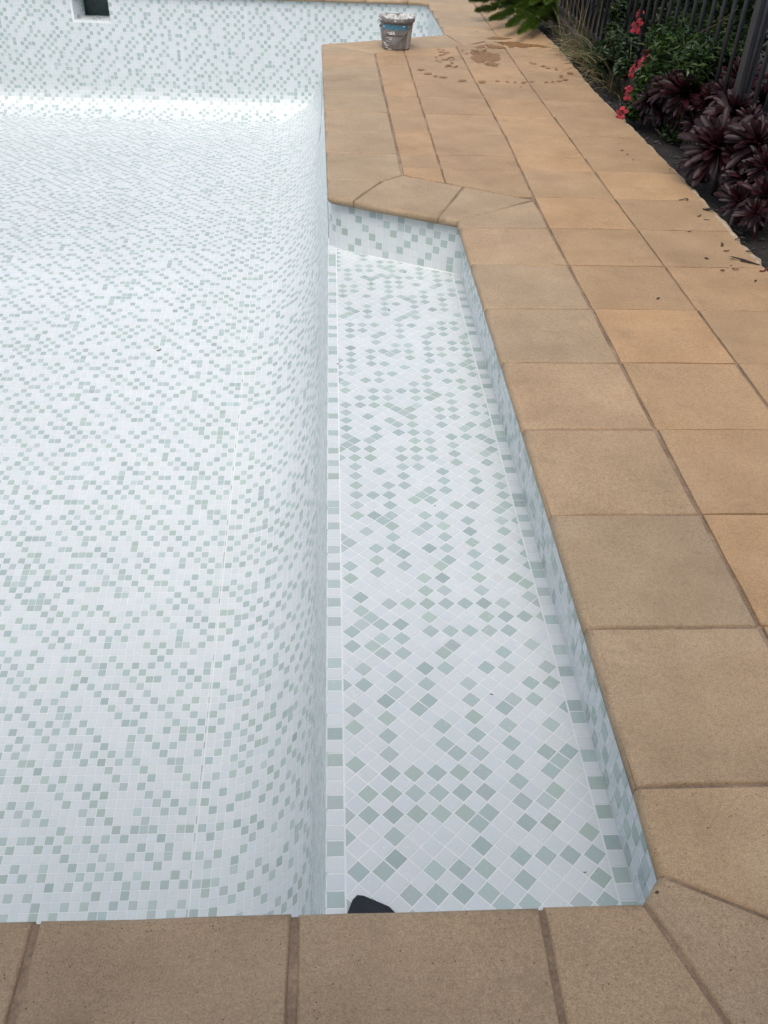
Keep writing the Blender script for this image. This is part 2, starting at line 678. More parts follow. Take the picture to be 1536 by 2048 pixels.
rows_mid = [2.4, 2.8, 3.2] + rows_far
for a, b in zip(rows_mid[:-1], rows_mid[1:]):
    if b < 6.3:
        clipped([(xa(max(a, 3.0)), a), (-.392, a), (-.390, b), (xa(b), b)], True, True)
    if a < 6.5:
        clipped([(-.392, a), (xc(a), a), (xc(b), b), (-.390, b)], True, True)
rows_all = [-1.2 + .4 * k for k in range(12)] + rows_far
rows_all = sorted(set(round(v, 3) for v in rows_all if v < 3.3)) + rows_far


def xd(y):
    return .388 + (.03 * max(0, y - 5) / 2)


def xr(y):
    return .808 + (.03 * max(0, y - 5.0) / 2) + .012 * math.sin(y * 2.3)


for a, b in zip(rows_all[:-1], rows_all[1:]):
    if a < 6.5:
        clipped([(xc(a), a), (xd(a), a), (xd(b), b), (xc(b), b)], False, True)
    clipped([(xd(a), a), (xr(a), a), (xr(b), b), (xd(b), b)])
for k in range(13):        # second row behind the front coping
    clipped([(-.0 - .4 * (k + 1), -1.42), (-.4 * k, -1.42), (-.4 * k, -1.02), (-.4 * (k + 1), -1.02)])
clipped([(0, -1.6), (.388, -1.6), (.388, -1.2), (0, -1.2)])

# rough mortar fillet where the deck meets the bed
V, F = [], []
N = 150
for i in range(N + 1):
    y = -1.0 + 8.2 * i / N
    x0 = xr(y) - .004
    w = .024 + .012 * math.sin(y * 3.1) + random.gauss(0, .006)
    w = max(.004, w * (1.0 if y < 4.3 else .55))
    h = random.gauss(0, .0025)
    V += [(x0, y, -.006), (x0 + w * .55, y, -.005 + h), (x0 + w + random.gauss(0, .004), y, -.014 + h), (x0 + w + .010, y, -.08)]
    if i:
        b = (i - 1) * 4
        for k in range(3):
            F.append((b + k, b + k + 1, b + k + 5, b + k + 4))
link('mortar_edge', pymesh('mortar_edge', V, F, True), 'edge_mortar', deck)


# ------------------------------------------------------------------ pool shell: mosaic on grout
PITCH_T = .0355
GAP = .0023
WHITES = np.array([(.722, .762, .776), (.706, .750, .768), (.738, .772, .783), (.724, .764, .762), (.736, .760, .772)])
GREENS = np.array([(.470, .560, .540), (.455, .548, .538), (.495, .580, .566), (.474, .565, .520), (.515, .585, .574)])


def pattern(n, m, p=.27, seed=0):
    """Scattered darker tiles that rarely touch side to side but often at the corners."""
    r = random.Random(seed)
    g = np.zeros((n, m), bool)
    steps, wts = (1, 2, 3, 4, 5), (.06, .34, .34, .18, .08)
    for i in range(n):
        j = r.randint(0, 3)
        while j < m:
            if i and g[i - 1, j] and r.random() < .80:      # side by side with the row before: move on by one
                j += 1
                if j >= m or (g[i - 1, j] and r.random() < .7):
                    j += r.choice((1, 2))
                    continue
            g[i, j] = True
            j += r.choices(steps, wts)[0]
    for _ in range(int(n * m * .02)):
        g[r.randrange(n), r.randrange(m)] = True
        g[r.randrange(n), r.randrange(m)] = False
    return g


def tints(green, r):
    n = len(green)
    w = WHITES[r.integers(0, len(WHITES), n)] * (1 + r.normal(0, .012, (n, 1)))
    g = GREENS[r.integers(0, len(GREENS), n)] * (1 + r.normal(0, .05, (n, 1)))
    return np.where(green[:, None], g, w)


def normals(fn, u, v, e=1e-3):
    a = fn(u + e, v) - fn(u - e, v)
    b = fn(u, v + e) - fn(u, v - e)
    n = np.cross(a, b)
    return n / np.linalg.norm(n, axis=-1, keepdims=True)


def tile_geo(fn, U0, U1, V0, V1, flip, r):
    """Corner rings of many tiles: returns (n,8,3)."""
    h = GAP / 2
    uc, vc = (U0 + U1) / 2, (V0 + V1) / 2
    N = normals(fn, uc, vc) * (-1 if flip else 1)
    n = len(uc)
    out = np.zeros((n, 8, 3))
    ten = r.normal(0, .00009, (n, 2))
    odd = r.random(n) < .08
    ten[odd] *= 4.0
    for k, (a, b) in enumerate(((0, 0), (1, 0), (1, 1), (0, 1))):
        for lay, (ins, off) in enumerate(((0.0, -.0012), (.0006, .0011))):
            uu = np.where(a, U1 - h - ins, U0 + h + ins)
            vv = np.where(b, V1 - h - ins, V0 + h + ins)
            o = off + (0 if lay == 0 else 1) * ((a - .5) * 2 * ten[:, 0] + (b - .5) * 2 * ten[:, 1])
            out[:, lay * 4 + k] = fn(uu, vv) + N * (np.asarray(o).reshape(-1, 1) if lay else off)
    return out


QF = np.array([(4, 5, 6, 7), (0, 1, 5, 4), (1, 2, 6, 5), (2, 3, 7, 6), (3, 0, 4, 7)])


def tiles_object(name, G, tint, flip, parent):
    n = len(G)
    qf = QF[:, ::-1] if flip else QF
    idx = (np.arange(n)[:, None, None] * 8 + qf[None]).reshape(-1)
    me = mesh_arrays(name, G.reshape(-1, 3), idx, np.arange(n * 5) * 4, np.full(n * 5, 4),
                     np.repeat(np.c_[tint, np.ones(n)], 5, axis=0))
    return link(name, me, 'tile', parent, kind='stuff')


def single_tile(G, tint, flip, parent):
    """One tile as its own object with the origin at its centre."""
    c = G.mean(axis=0)
    qf = QF[:, ::-1] if flip else QF
    me = mesh_arrays('tile', G - c, qf.reshape(-1), np.arange(5) * 4, np.full(5, 4), np.repeat([np.r_[tint, 1]], 5, axis=0))
    o = link('tile', me, 'tile', parent)
    o.location = c
    return o


def patch(name, fn, u0, u1, v0, v1, flip, parent, seed, singles=0, ulim=None, keep=None, p=.27, pu=PITCH_T, pv=PITCH_T):
    r = np.random.default_rng(seed)
    nu, nv = int(math.ceil((u1 - u0) / pu - 1e-6)), int(math.ceil((v1 - v0) / pv - 1e-6))
    gr = pattern(nu, nv, p, seed)
    I, J = np.meshgrid(np.arange(nu), np.arange(nv), indexing='ij')
    U0 = (u0 + I * pu).ravel()
    V0 = (v0 + J * pv).ravel()
    U1 = np.minimum(U0 + pu, u1)
    V1 = np.minimum(V0 + pv, v1)
    gr = gr.ravel()
    ok = (U1 - U0 > .006) & (V1 - V0 > .006)
    if ulim is not None:
        L = ulim((V0 + V1) / 2)
        U1 = np.minimum(U1, L)
        ok &= U1 - U0 > .006
    if keep is not None:
        ok &= keep((U0 + U1) / 2, (V0 + V1) / 2)
    U0, U1, V0, V1, gr = U0[ok], U1[ok], V0[ok], V1[ok], gr[ok]
    G = tile_geo(fn, U0, U1, V0, V1, flip, r)
    T = tints(gr, r)
    if singles:
        c = G.mean(axis=1)
        rel = c - CAM
        dep = rel @ _d
        px = 768 + FPX * (rel @ _r2) / dep
        py = 1024 - FPX * (rel @ _u2) / dep
        vis = (px > 0) & (px < 1536) & (py > 0) & (py < 1836 - .0275 * px) & (dep > .3)
        score = np.where(vis, dep, 1e6)
        order = np.argsort(score)[:singles]
        order = order[score[order] < 1e5]
        for i in order:
            single_tile(G[i], T[i], flip, parent)
        m = np.ones(len(G), bool)
        m[order] = False
        G, T = G[m], T[m]
    return tiles_object(name, G, T, flip, parent)


def surface(name, fn, us, vs, flip, kind='structure', label=None, cat=None, parent=None, off=0.0):
    """Grout surface sampled on a grid."""
    us, vs = np.asarray(us), np.asarray(vs)
    U, Vv = np.meshgrid(us, vs, indexing='ij')
    P = fn(U.ravel(), Vv.ravel())
    nu, nv = len(us), len(vs)
    F = []
    for i in range(nu - 1):
        for j in range(nv - 1):
            q = (i * nv + j, (i + 1) * nv + j, (i + 1) * nv + j + 1, i * nv + j + 1)
            F.append(q[::-1] if flip else q)
    return link(name, pymesh(name, P, F, True), 'grout', parent, kind=kind, label=label, cat=cat)


LZ = -.26            # ledge level
FZ = -.74            # step level in the far recess


def lz(v):
    return np.where(np.asarray(v) < 6.2, LZ, FZ)

XS = -1.467          # seam between floor and cove


def zf(y):
    y = np.asarray(y, float)
    a = -1.9 + .165 * y
    flat = -1.09
    k = .06
    return np.where(a < flat, a, flat) * 0 + (a + flat - np.sqrt((a - flat) ** 2 + k ** 2)) / 2


# ---- floor
def fn_floor(u, v):
    return np.stack([XS - .012 - u, v, zf(v)], -1)


FARY, FARR = 8.405, .26
fl = surface('pool_floor', fn_floor, np.linspace(-.012, 3.5, 12), np.linspace(-.66, FARY - FARR, 60), True,
             label='sloping floor of the empty pool in white and pale green mosaic', cat='pool floor')
patch('mosaic', fn_floor, .0, 3.5, -.65, FARY - FARR, True, fl, 3, singles=300)
# a sliver row of cut tiles along the seam
patch('cut_tiles', fn_floor, -.010, -.0005, -.65, 7.6, True, fl, 4, pu=.0095)


# ---- the cove and riser on the right side of the pool
def cove_geo(v):
    v = np.asarray(v, float)
    xt = np.where(v < 2.9, -.9525, -.9525 - .0105 * (v - 2.9))
    R = .465 + 0 * v
    xs = XS - .006 * np.clip(v - 3, 0, 9)
    return xt, R, xs


TH = math.radians(88)


def cove_len(v):
    xt, R, xs = cove_geo(v)
    z = zf(v)
    ex, ez = xs + R * math.sin(TH), z + R - R * math.cos(TH)
    return R * TH + np.hypot(xt - ex, lz(v) - ez)


def fn_cove(u, v):
    u, v = np.broadcast_arrays(np.asarray(u, float), np.asarray(v, float))
    xt, R, xs = cove_geo(v)
    z = zf(v)
    th = np.clip(u / R, -.2, TH)
    ax, az = xs + R * np.sin(th), z + R - R * np.cos(th)
    ex, ez = xs + R * math.sin(TH), z + R - R * math.cos(TH)
    Lw = np.hypot(xt - ex, lz(v) - ez)
    s = np.clip((u - R * TH) / Lw, 0, 1.2)
    w = u > R * TH
    return np.stack([np.where(w, ex + (xt - ex) * s, ax), v, np.where(w, ez + (lz(v) - ez) * s, az)], -1)


# base surface: parameter 0..1 of the full length so that the top meets the ledge
def fn_cove01(t, v):
    return fn_cove(t * cove_len(v) * 1.0, v) - normals(fn_cove, t * cove_len(v), v) * 0


cv = surface('pool_wall', fn_cove01, np.linspace(0, 1, 40), sorted(list(np.linspace(-.66, FARY, 80)) + [6.199, 6.2]), False,
             label='curved mosaic wall dropping from the ledge to the deep floor', cat='pool wall')
patch('mosaic', fn_cove, 0.001, 2.3, -.65, FARY, False, cv, 6, singles=300, ulim=cove_len)


# ---- far wall with its cove
def far_z(x):
    return -1.045 - .0002


FL_Z = float(zf(FARY - FARR))


def fn_far(u, v):
    """u = arc length from the cove foot up, v = X."""
    u, v = np.broadcast_arrays(np.asarray(u, float), np.asarray(v, float))
    q = FARR * math.pi / 2
    th = np.clip(u / FARR, -.1, math.pi / 2)
    y = FARY - FARR + FARR * np.sin(th)
    z = FL_Z + FARR - FARR * np.cos(th) + np.maximum(0, u - q)
    return np.stack([v, y, z], -1)


FLEN = FARR * math.pi / 2 + (-.035 - FL_Z - FARR)
q = FARR * math.pi / 2
SKX0, SKX1, SKZ = -3.385, -3.035, -.262          # skimmer mouth
sk_u = q + (SKZ - FL_Z - FARR)


fw = surface('far_wall', fn_far, list(np.linspace(0, q, 12)) + [sk_u], np.linspace(-5.0, -.99, 20), True,
             label='far end wall of the pool in white mosaic with grey green squares', cat='pool wall')
surface('wall_strip', fn_far, [sk_u, FLEN], [-5.0, SKX0], True, kind='stuff', parent=fw)
surface('wall_strip', fn_far, [sk_u, FLEN], [SKX1, .02], True, kind='stuff', parent=fw)
lz_u = q + (FZ - FL_Z - FARR)
surface('wall_strip', fn_far, [lz_u, sk_u], [-.99, .02], True, kind='stuff', parent=fw)
patch('mosaic', fn_far, .001, FLEN, -5.0, .02, True, fw, 8,
      keep=lambda uu, vv: ~((uu > sk_u - .004) & (vv > SKX0 - .004) & (vv < SKX1 + .004)) & ((vv < -.97) | (uu > lz_u)))

# skimmer mouth: tiled throat and dark chamber
sk = empty('skimmer_box', ((SKX0 + SKX1) / 2, FARY, SKZ), 'square dark skimmer opening cut into the far pool wall', 'skimmer')


def rel(o, me):
    me.transform(Matrix.Translation(-Vector(o.location)))
    return me


mb = MB()
d1 = FARY + .14
IX0, IX1, IZ = SKX0 + .075, SKX1 - .030, SKZ + .022
mb.add([(SKX0, FARY, SKZ), (SKX1, FARY, SKZ), (IX1, d1, IZ), (IX0, d1, IZ),
        (SKX0, FARY, -.03), (SKX1, FARY, -.03), (IX1, d1, -.03), (IX0, d1, -.03)],
       [(0, 1, 2, 3), (0, 3, 7, 4), (1, 5, 6, 2), (4, 7, 6, 5)])
link('throat', rel(sk, mb.mesh('throat')), 'grout', sk)
mb = MB()
mb.add([(IX0, d1 + .10, IZ - .3), (IX1, d1 + .10, IZ - .3), (IX1, d1 + .10, -.03), (IX0, d1 + .10, -.03),
        (IX0, d1, IZ - .3), (IX1, d1, IZ - .3), (IX1, d1, -.03), (IX0, d1, -.03)],
       [(0, 3, 2, 1), (0, 1, 5, 4), (0, 4, 7, 3), (1, 2, 6, 5), (3, 7, 6, 2)])
link('chamber', rel(sk, mb.mesh('chamber')), 'skimmer_dark', sk)


def fn_thr(side):
    def f(u, v):
        t = v / .14
        if side == 'b':
            x0, x1 = SKX0 + (IX0 - SKX0) * t, SKX1 + (IX1 - SKX1) * t
            return np.stack([x0 + (x1 - x0) * u / (SKX1 - SKX0), FARY + v, SKZ + (IZ - SKZ) * t + 0 * u], -1)
        a, b = (SKX0, IX0) if side == 'l' else (SKX1, IX1)
        return np.stack([a + (b - a) * t + 0 * u, FARY + v, SKZ + (IZ - SKZ) * t + u], -1)
    return f


for nm, f, uu, fp_ in (('mosaic', fn_thr('l'), .213, True), ('mosaic', fn_thr('r'), .213, False), ('mosaic', fn_thr('b'), SKX1 - SKX0, False)):
    o = patch(nm, f, 0, uu, 0, .138, fp_, sk, 21, p=.3)
    o.data.transform(Matrix.Translation(-Vector(sk.location)))


# ---- recess walls above the ledge and the side of the peninsula: a path swept upwards
def path_fn(path, z0):
    P = np.array(path, float)
    seg = np.linalg.norm(np.diff(P, axis=0), axis=1)
    S = np.r_[0, np.cumsum(seg)]

    def fn(u, v):
        u, v = np.broadcast_arrays(np.asarray(u, float), np.asarray(v, float))
        return np.stack([np.interp(u, S, P[:, 0]), np.interp(u, S, P[:, 1]), z0 + v], -1)
    return fn, S


side_path = [(-.962, -.655), (-.41, -.655), (WALLX, -.590), (WALLX, 2.505)]
fs, S1 = path_fn(side_path, LZ)
w1 = surface('ledge_wall', fs, S1, [0, .225], True, label='low mosaic wall along the right side of the ledge under the coping', cat='pool wall')
patch('mosaic', fs, 0.0, S1[1] - .001, .001, .224, True, w1, 31)
patch('mosaic', fs, S1[1] + .001, S1[2] - .001, .001, .224, True, w1, 32)
patch('mosaic', fs, S1[2] + .001, S1[3] - .001, .001, .224, True, w1, 33, singles=300)
end_path = [(WALLX, 2.505), (-.86, 2.762), (-.892, 2.781), (-.917, 2.806), (-.936, 2.838), (-.946, 2.875), (-.949, 2.915), (-.983, 6.172)]
fe, S2 = path_fn(end_path, LZ)
w2 = surface('ledge_wall', fe, sorted(set(list(S2) + list(np.linspace(S2[6], S2[7], 6)))), [0, .225], True,
             label='angled mosaic end wall of the ledge rounding into the pool', cat='pool wall')
patch('mosaic', fe, .001, S2[6], .001, .224, True, w2, 34, singles=300)
patch('mosaic', fe, S2[6], S2[7], .001, .224, True, w2, 35)
# walls of the far recess
rec_path = [(-.983, 6.172), (.022, 6.705), (.008, 8.32), (-.07, FARY)]
fr_, S3 = path_fn(rec_path, FZ)
w3 = surface('recess_wall', fr_, S3, [0, .705], True, label='mosaic side wall of the far recess right of the bucket', cat='pool wall')
patch('mosaic', fr_, .001, S3[1], .001, .70, True, w3, 36)
patch('mosaic', fr_, S3[1], S3[2], .001, .70, True, w3, 37)
patch('mosaic', fr_, S3[2], S3[3], .001, .70, True, w3, 40)


def fn_far_ledge(u, v):
    return np.stack([-.99 + u, v, 0 * u + FZ], -1)


far_ledge = link('far_ledge', pymesh('far_ledge', [(-.985, 6.172, FZ), (.022, 6.705, FZ), (.010, FARY, FZ), (-.985, FARY, FZ)], [(0, 1, 2, 3)]),
                 'grout', kind='structure', label='mosaic step in the far recess behind the bucket', cat='ledge')
patch('mosaic', fn_far_ledge, 0, 1.0, 6.16, FARY, False, far_ledge, 39,
      keep=lambda uu, vv: vv > 6.19 + .53 * uu)
# near wall under the front coping and the left wall, out of the frame
fn_, S4 = path_fn([(-5.0, -.655), (-.955, -.655)], -2.02)
w4 = surface('near_wall', fn_, S4, [0, 1.96], True, label='near end wall of the pool under the front coping', cat='pool wall')
patch('mosaic', fn_, .0, S4[1], .001, 1.955, True, w4, 38)
fl_, S5 = path_fn([(-4.979, FARY), (-4.979, -.655)], -2.02)
w5 = surface('left_wall', fl_, S5, [0, 1.96], True, label='left side wall of the pool', cat='pool wall')
patch('mosaic', fl_, 0, S5[1], .001, 1.955, True, w5, 41)

# ---- the ledge floor: straight border rows and a diagonal field, cut to fit
ledge_poly = [(-.9525, -.655), (WALLX, -.655), (WALLX, 2.52), (-.86, 2.775), (-.9525, 2.93)]
ledge = link('pool_ledge', pymesh('pool_ledge', [(x, y, LZ) for x, y in ledge_poly], [tuple(range(5))]), 'grout', kind='structure',
             label='shallow pool ledge laid with diagonal white and pale green mosaic', cat='ledge')


def prism_tile(poly, tint, r, parent=None, gap=GAP * 1.15):
    """A cut tile: returns mesh data arrays (V, loops, starts, totals)."""
    n = len(poly)
    a = inset_poly(poly, [gap / 2] * n)
    b = inset_poly(poly, [gap / 2 + .0007] * n)
    c = np.mean(np.array(poly), axis=0)
    tx, ty = r.normal(0, .006, 2)
    V = [(p[0], p[1], LZ - .0012) for p in a] + [(p[0], p[1], LZ + .0011 + (p[0] - c[0]) * tx + (p[1] - c[1]) * ty) for p in b]
    F = [tuple(range(n, 2 * n))] + [(k, (k + 1) % n, n + (k + 1) % n, n + k) for k in range(n)]
    return V, F


field = [(-.9145, -.655), (-.3885, -.655), (-.3885, 2.506), (-.9145, 2.79)]
fld_edges = []
for i in range(4):
    p, q2 = np.array(field[i]), np.array(field[(i + 1) % 4])
    e = (q2 - p) / np.linalg.norm(q2 - p)
    fld_edges.append((p, np.array([-e[1], e[0]])))
rl = np.random.default_rng(77)
gd = pattern(140, 140, .28, 91)
items = []
c45 = math.cos(math.pi / 4)
ORG = np.array((-.9145, -.655))
for i in range(-6, 120):
    for j in range(-70, 80):
        q0 = [((i + a) * PITCH_T, (j + b) * PITCH_T) for a, b in ((0, 0), (1, 0), (1, 1), (0, 1))]
        poly = [(ORG[0] + (x - y) * c45, ORG[1] + (x + y) * c45) for x, y in q0]
        cx, cy = np.mean(np.array(poly), axis=0)
        if cx < -.95 or cx > -.35 or cy < -.69 or cy > 2.9:
            continue
        for p, nn in fld_edges:
            poly = clip(poly, p, nn)
            if len(poly) < 3:
                break
        if len(poly) < 3 or abs(area2(poly)) < .00010:
            continue
        items.append((poly, bool(gd[(i + 6) % 140, (j + 70) % 140])))
for xa_, xb_, ye in ((-.9525, -.9155, 2.86), (-.3875, WALLX, 2.50)):
    y = -.655
    k = 1
    nxt = 2
    while y < ye:
        # the border rows carry single darker tiles every few places
        items.append(([(xa_, y), (xb_, y), (xb_, y + PITCH_T), (xa_, y + PITCH_T)], k == nxt))
        if k == nxt:
            nxt += int(rl.choice((1, 2, 2, 3, 3, 4)))
        k += 1
        y += PITCH_T


def ledge_score(poly):
    c = np.r_[np.mean(np.array(poly), axis=0), LZ]
    rl_ = c - CAM
    dep = rl_ @ _d
    py = 1024 - FPX * (rl_ @ _u2) / dep
    px = 768 + FPX * (rl_ @ _r2) / dep
    return dep if py < 1836 - .0275 * px + 6 else 1e6 + dep


items.sort(key=lambda it: ledge_score(it[0]))
tt = tints(np.array([g for _, g in items]), rl)
V, LO, ST, TO, TI = [], [], [], [], []
for k, (poly, g) in enumerate(items):
    if area2(poly) < 0:
        poly = poly[::-1]
    v, f = prism_tile(poly, None, rl)
    if k < 300:
        c = np.mean(np.array(v), axis=0)
        me = pymesh('tile', np.array(v) - c, f)
        a = me.attributes.new('tint', 'FLOAT_COLOR', 'FACE')
        a.data.foreach_set('color', np.repeat([np.r_[tt[k], 1]], len(f), axis=0).astype(np.float32).ravel())
        o = link('tile', me, 'tile', ledge)
        o.location = c
    else:
        o0 = len(V)
        V += v
        for fc in f:
            ST.append(len(LO))
            TO.append(len(fc))
            LO += [x + o0 for x in fc]
            TI.append(np.r_[tt[k], 1])
link('mosaic', mesh_arrays('mosaic', np.array(V), LO, ST, TO, np.array(TI)), 'tile', ledge, kind='stuff')

# ------------------------------------------------------------------ the house behind the photographer, which shades the near deck
house = empty('house', (-2.5, -3.3, -.05), 'rendered house wall with deep eaves behind the pool', 'house')
mb = MB()
mb.box((-9, -3.6, -.05), (5, -3.3, 2.75))
link('wall', rel(house, mb.mesh('wall')), 'house_wall', house)
mb = MB()
mb.box((-9.4, -6.0, 2.751), (5.4, -2.15, 2.95))
rf = link('roof', rel(house, mb.mesh('roof')), 'eave', house)

# ------------------------------------------------------------------ bucket of grout on the far coping
BX, BY = -.447, 6.12
bucket = empty('grout_bucket', (BX, BY, 0.001), 'battered grey plastic bucket with blue label caked in dried grout', 'bucket')


def brad(z):
    return .104 + .022 * z / .2


BZ = .001
mb = MB()
mb.lathe([(.0, .004), (.098, .0), (.103, .006)] + [(brad(z), z) for z in (.02, .026)] + [(brad(.03) + .0015, .030), (brad(.04), .040)] +
         [(brad(z), z) for z in (.08, .12, .16, .186)] + [(brad(.19) - .006, .190), (brad(.16) - .008, .15), (.0, .149)], 40)
link('body', mb.mesh('body', True), 'bucket_grey', bucket)
mb = MB()
mb.lathe([(brad(.183), .180), (.133, .182), (.1355, .188), (.1355, .207), (.132, .212), (.128, .2125), (.122, .205), (.121, .188)], 44)
rim = link('rim', mb.mesh('rim', True), 'bucket_rim', bucket)
# lumps of dried grout smeared over rim and inside
V, F = [], []
rb = np.random.default_rng(5)
nr, na = 9, 44
for i in range(nr + 1):
    for k in range(na):
        an = 2 * math.pi * k / na
        rr = .124 * i / nr
        z = .196 + .018 * math.sin(3 * an + 1) * (i / nr) + .012 * math.sin(7 * an + i) + rb.normal(0, .007)
        if i == nr:
            z = .207 + .012 * math.sin(2 * an + .5) + rb.normal(0, .006)
        V.append((rr * math.cos(an), rr * math.sin(an), z))
for i in range(nr):
    for k in range(na):
        k2 = (k + 1) % na
        F.append((i * na + k, (i + 1) * na + k, (i + 1) * na + k2, i * na + k2))
link('dried_grout', pymesh('dried_grout', V, F), 'dried_grout', bucket)
mb = MB()
for k in range(70):
    an = rb.uniform(0, 2 * math.pi)
    rr = rb.uniform(.118, .1365)
    s = rb.uniform(.003, .010)
    z = rb.uniform(.196, .219)
    c = np.array((rr * math.cos(an), rr * math.sin(an), z))
    vs = [c + np.array(v) * s * rb.uniform(.6, 1.3) for v in ((1, 0, 0), (-1, 0, 0), (0, 1, 0), (0, -1, 0), (0, 0, .8), (0, 0, -.8))]
    mb.add(vs, [(0, 2, 4), (2, 1, 4), (1, 3, 4), (3, 0, 4), (2, 0, 5), (1, 2, 5), (3, 1, 5), (0, 3, 5)])
link('grout_crust', mb.mesh('grout_crust'), 'dried_grout', bucket, kind='stuff')


def shell(z0, z1, a0, a1, off, n=14, wob=0.0):
    """A patch lying on the bucket's side; angles in degrees, -90 faces the camera."""
    m = MB()
    V, F = [], []
    for i in range(n + 1):
        an = math.radians(a0 + (a1 - a0) * i / n)
        for z in (z0 + rb.normal(0, 1) * wob, z1 + rb.normal(0, 1) * wob):
            r_ = brad(z) + off
            V.append((r_ * math.cos(an), r_ * math.sin(an), z))
        if i:
            b = 2 * (i - 1)
            F.append((b, b + 2, b + 3, b + 1))
    m.add(V, F)
    return m.mesh('print', True)


link('label_band', shell(.138, .172, -150, -52, .0012, 20, .0015), 'bucket_blue', bucket)
link('label_line', shell(.098, .102, -140, -54, .0012, 16), 'bucket_print', bucket)
link('pale_strip', shell(.006, .142, -50, -22, .0025, 8), 'strip_pale', bucket)
for z0, z1, a0, a1 in ((.012, .020, -140, -127), (.004, .012, -128, -112), (.040, .050, -150, -136), (.060, .063, -135, -112), (.072, .074, -138, -110),
                       (.082, .084, -136, -108), (.150, .158, -147, -140), (.158, .166, -70, -64)):
    link('print_mark', shell(z0, z1, a0, a1, .0016, 4, .0012), 'bucket_white', bucket)
# the remaining white lettering, wrapped round the side
cu = bpy.data.curves.new('lettering', 'FONT')
cu.body = 'esiA'
cu.size = .034
cu.shear = .15
cu.offset = .0012
to = bpy.data.objects.new('lettering', cu)
col.objects.link(to)
dg = bpy.context.evaluated_depsgraph_get()
tm = bpy.data.meshes.new_from_object(to.evaluated_get(dg))
bpy.data.objects.remove(to)
for v in tm.vertices:
    an = math.radians(-128) + v.co.x / .118
    z = .106 + v.co.y
    v.co = ((brad(z) + .0018) * math.cos(an), (brad(z) + .0018) * math.sin(an), z)
tm.materials.clear()
link('lettering', tm, 'bucket_white', bucket)
# wire bail hanging over the front
pts = []
p0, p1 = math.radians(-172), math.radians(-48)
for i in range(25):
    t = i / 24
    an = p0 + (p1 - p0) * t
    z = .150 - .118 * math.sin(math.pi * t ** .72) ** .8
    rr = brad(z) + .006 + .016 * math.sin(math.pi * t) * (1 - t)
    pts.append((rr * math.cos(an), rr * math.sin(an), z))
mb = MB()
mb.tube(pts, .0021, 6)
hd = link('handle', mb.mesh('handle', True), 'wire', bucket)
mb = MB()
mb.tube(pts[7:11], .006, 8)
link('grip', mb.mesh('grip', True), 'strip_pale', hd)
for a in (p0, p1):
    mb = MB()
    c = Vector((brad(.15) * math.cos(a), brad(.15) * math.sin(a), .150))
    mb.tube([c * .98 + Vector((0, 0, .003)), c + Vector((math.cos(a) * .010, math.sin(a) * .010, 0))], .009, 8)
    link('lug', mb.mesh('lug', True), 'bucket_rim', bucket)

# ------------------------------------------------------------------ black pad on the ledge beside the front coping
V, F = [], []
outline = [(x_ + .885, y_ + .527) for x_, y_ in ((-.928, -.57), (-.83, -.57), (-.824, -.500), (-.834, -.489), (-.882, -.466), (-.894, -.4645), (-.903, -.474), (-.915, -.505))]
n = len(outline)
for z, s in ((0, 1.0), (.022, 1.0), (.027, .96), (.028, .88)):
    for x, y in outline:
        V.append((x * s, y * s, z))
for i in range(3):
    for k in range(n):
        k2 = (k + 1) % n
        F.append((i * n + k, i * n + k2, (i + 1) * n + k2, (i + 1) * n + k))
F.append(tuple(3 * n + k for k in range(n)))
F.append(tuple(range(n))[::-1])
pad = empty('rubber_pad', (-.885, -.527, LZ + .0016), 'black rubber pad half hidden behind the front coping on the ledge', 'pad')
link('pad_body', pymesh('pad_body', V, F), 'black_rubber', pad)
mb = MB()
for i in range(5):
    mb.box((-.030 + i * .016, -.036, .0265), (-.022 + i * .016, .018 - i * .006, .0292))
link('ribs', mb.mesh('ribs'), 'black_rubber', pad, kind='stuff')

# ------------------------------------------------------------------ wet marks on the far paving
rw = random.Random(3)
mbw = MB()
wet_w = []


def wet(poly_px, n_sub=5, ragged=.010):
    P = [at(*p)[:2] for p in poly_px]
    Q = []
    for i in range(len(P)):
        a, b = P[i], P[(i + 1) % len(P)]
        for k in range(n_sub):
            q_ = a + (b - a) * k / n_sub
            Q.append((q_[0] + rw.gauss(0, ragged), q_[1] + rw.gauss(0, ragged * 1.3)))
    Q = np.array(Q)
    if area2(Q) < 0:
        Q = Q[::-1]
    c = Q.mean(axis=0)
    n = len(Q)
    z = .0020 + .00001 * len(wet_w) / 16
    V = []
    for f, w_ in ((1.25, 0.0), (.85, .55), (.45, 1.0)):
        for p_ in Q:
            V.append((c[0] + (p_[0] - c[0]) * f, c[1] + (p_[1] - c[1]) * f, z))
            wet_w.append(w_)
    V.append((c[0], c[1], z))
    wet_w.append(1.0)
    F = []
    for a in range(2):
        for k in range(n):
            k2 = (k + 1) % n
            F.append((a * n + k, a * n + k2, (a + 1) * n + k2, (a + 1) * n + k))
    F += [(2 * n + k, 2 * n + (k + 1) % n, 3 * n) for k in range(n)]
    mbw.add(V, F)


def zz(pts):
    return [(900 + x_ * .2214, y_ * .2214) for x_, y_ in pts]


def streaks(poly, n, w0, w1, h0, h1):
    xs_ = [p[0] for p in poly]
    ys_ = [p[1] for p in poly]
    k = 0
    while k < n:
        x_, y_ = rw.uniform(min(xs_), max(xs_)), rw.uniform(min(ys_), max(ys_))
        q_ = poly
        inside = False
        for a in range(len(q_)):
            (ax, ay), (bx, by) = q_[a], q_[a - 1]
            if (ay > y_) != (by > y_) and x_ < (bx - ax) * (y_ - ay) / (by - ay) + ax:
                inside = not inside
        k += .02
        if inside:
            k += .98
            w_, h_ = rw.uniform(w0, w1), rw.uniform(h0, h1)
            wet(zz([(x_ + w_ * math.cos(t), y_ + h_ * math.sin(t)) for t in np.linspace(0, 2 * math.pi, 9)[:-1]]), 2, .004)


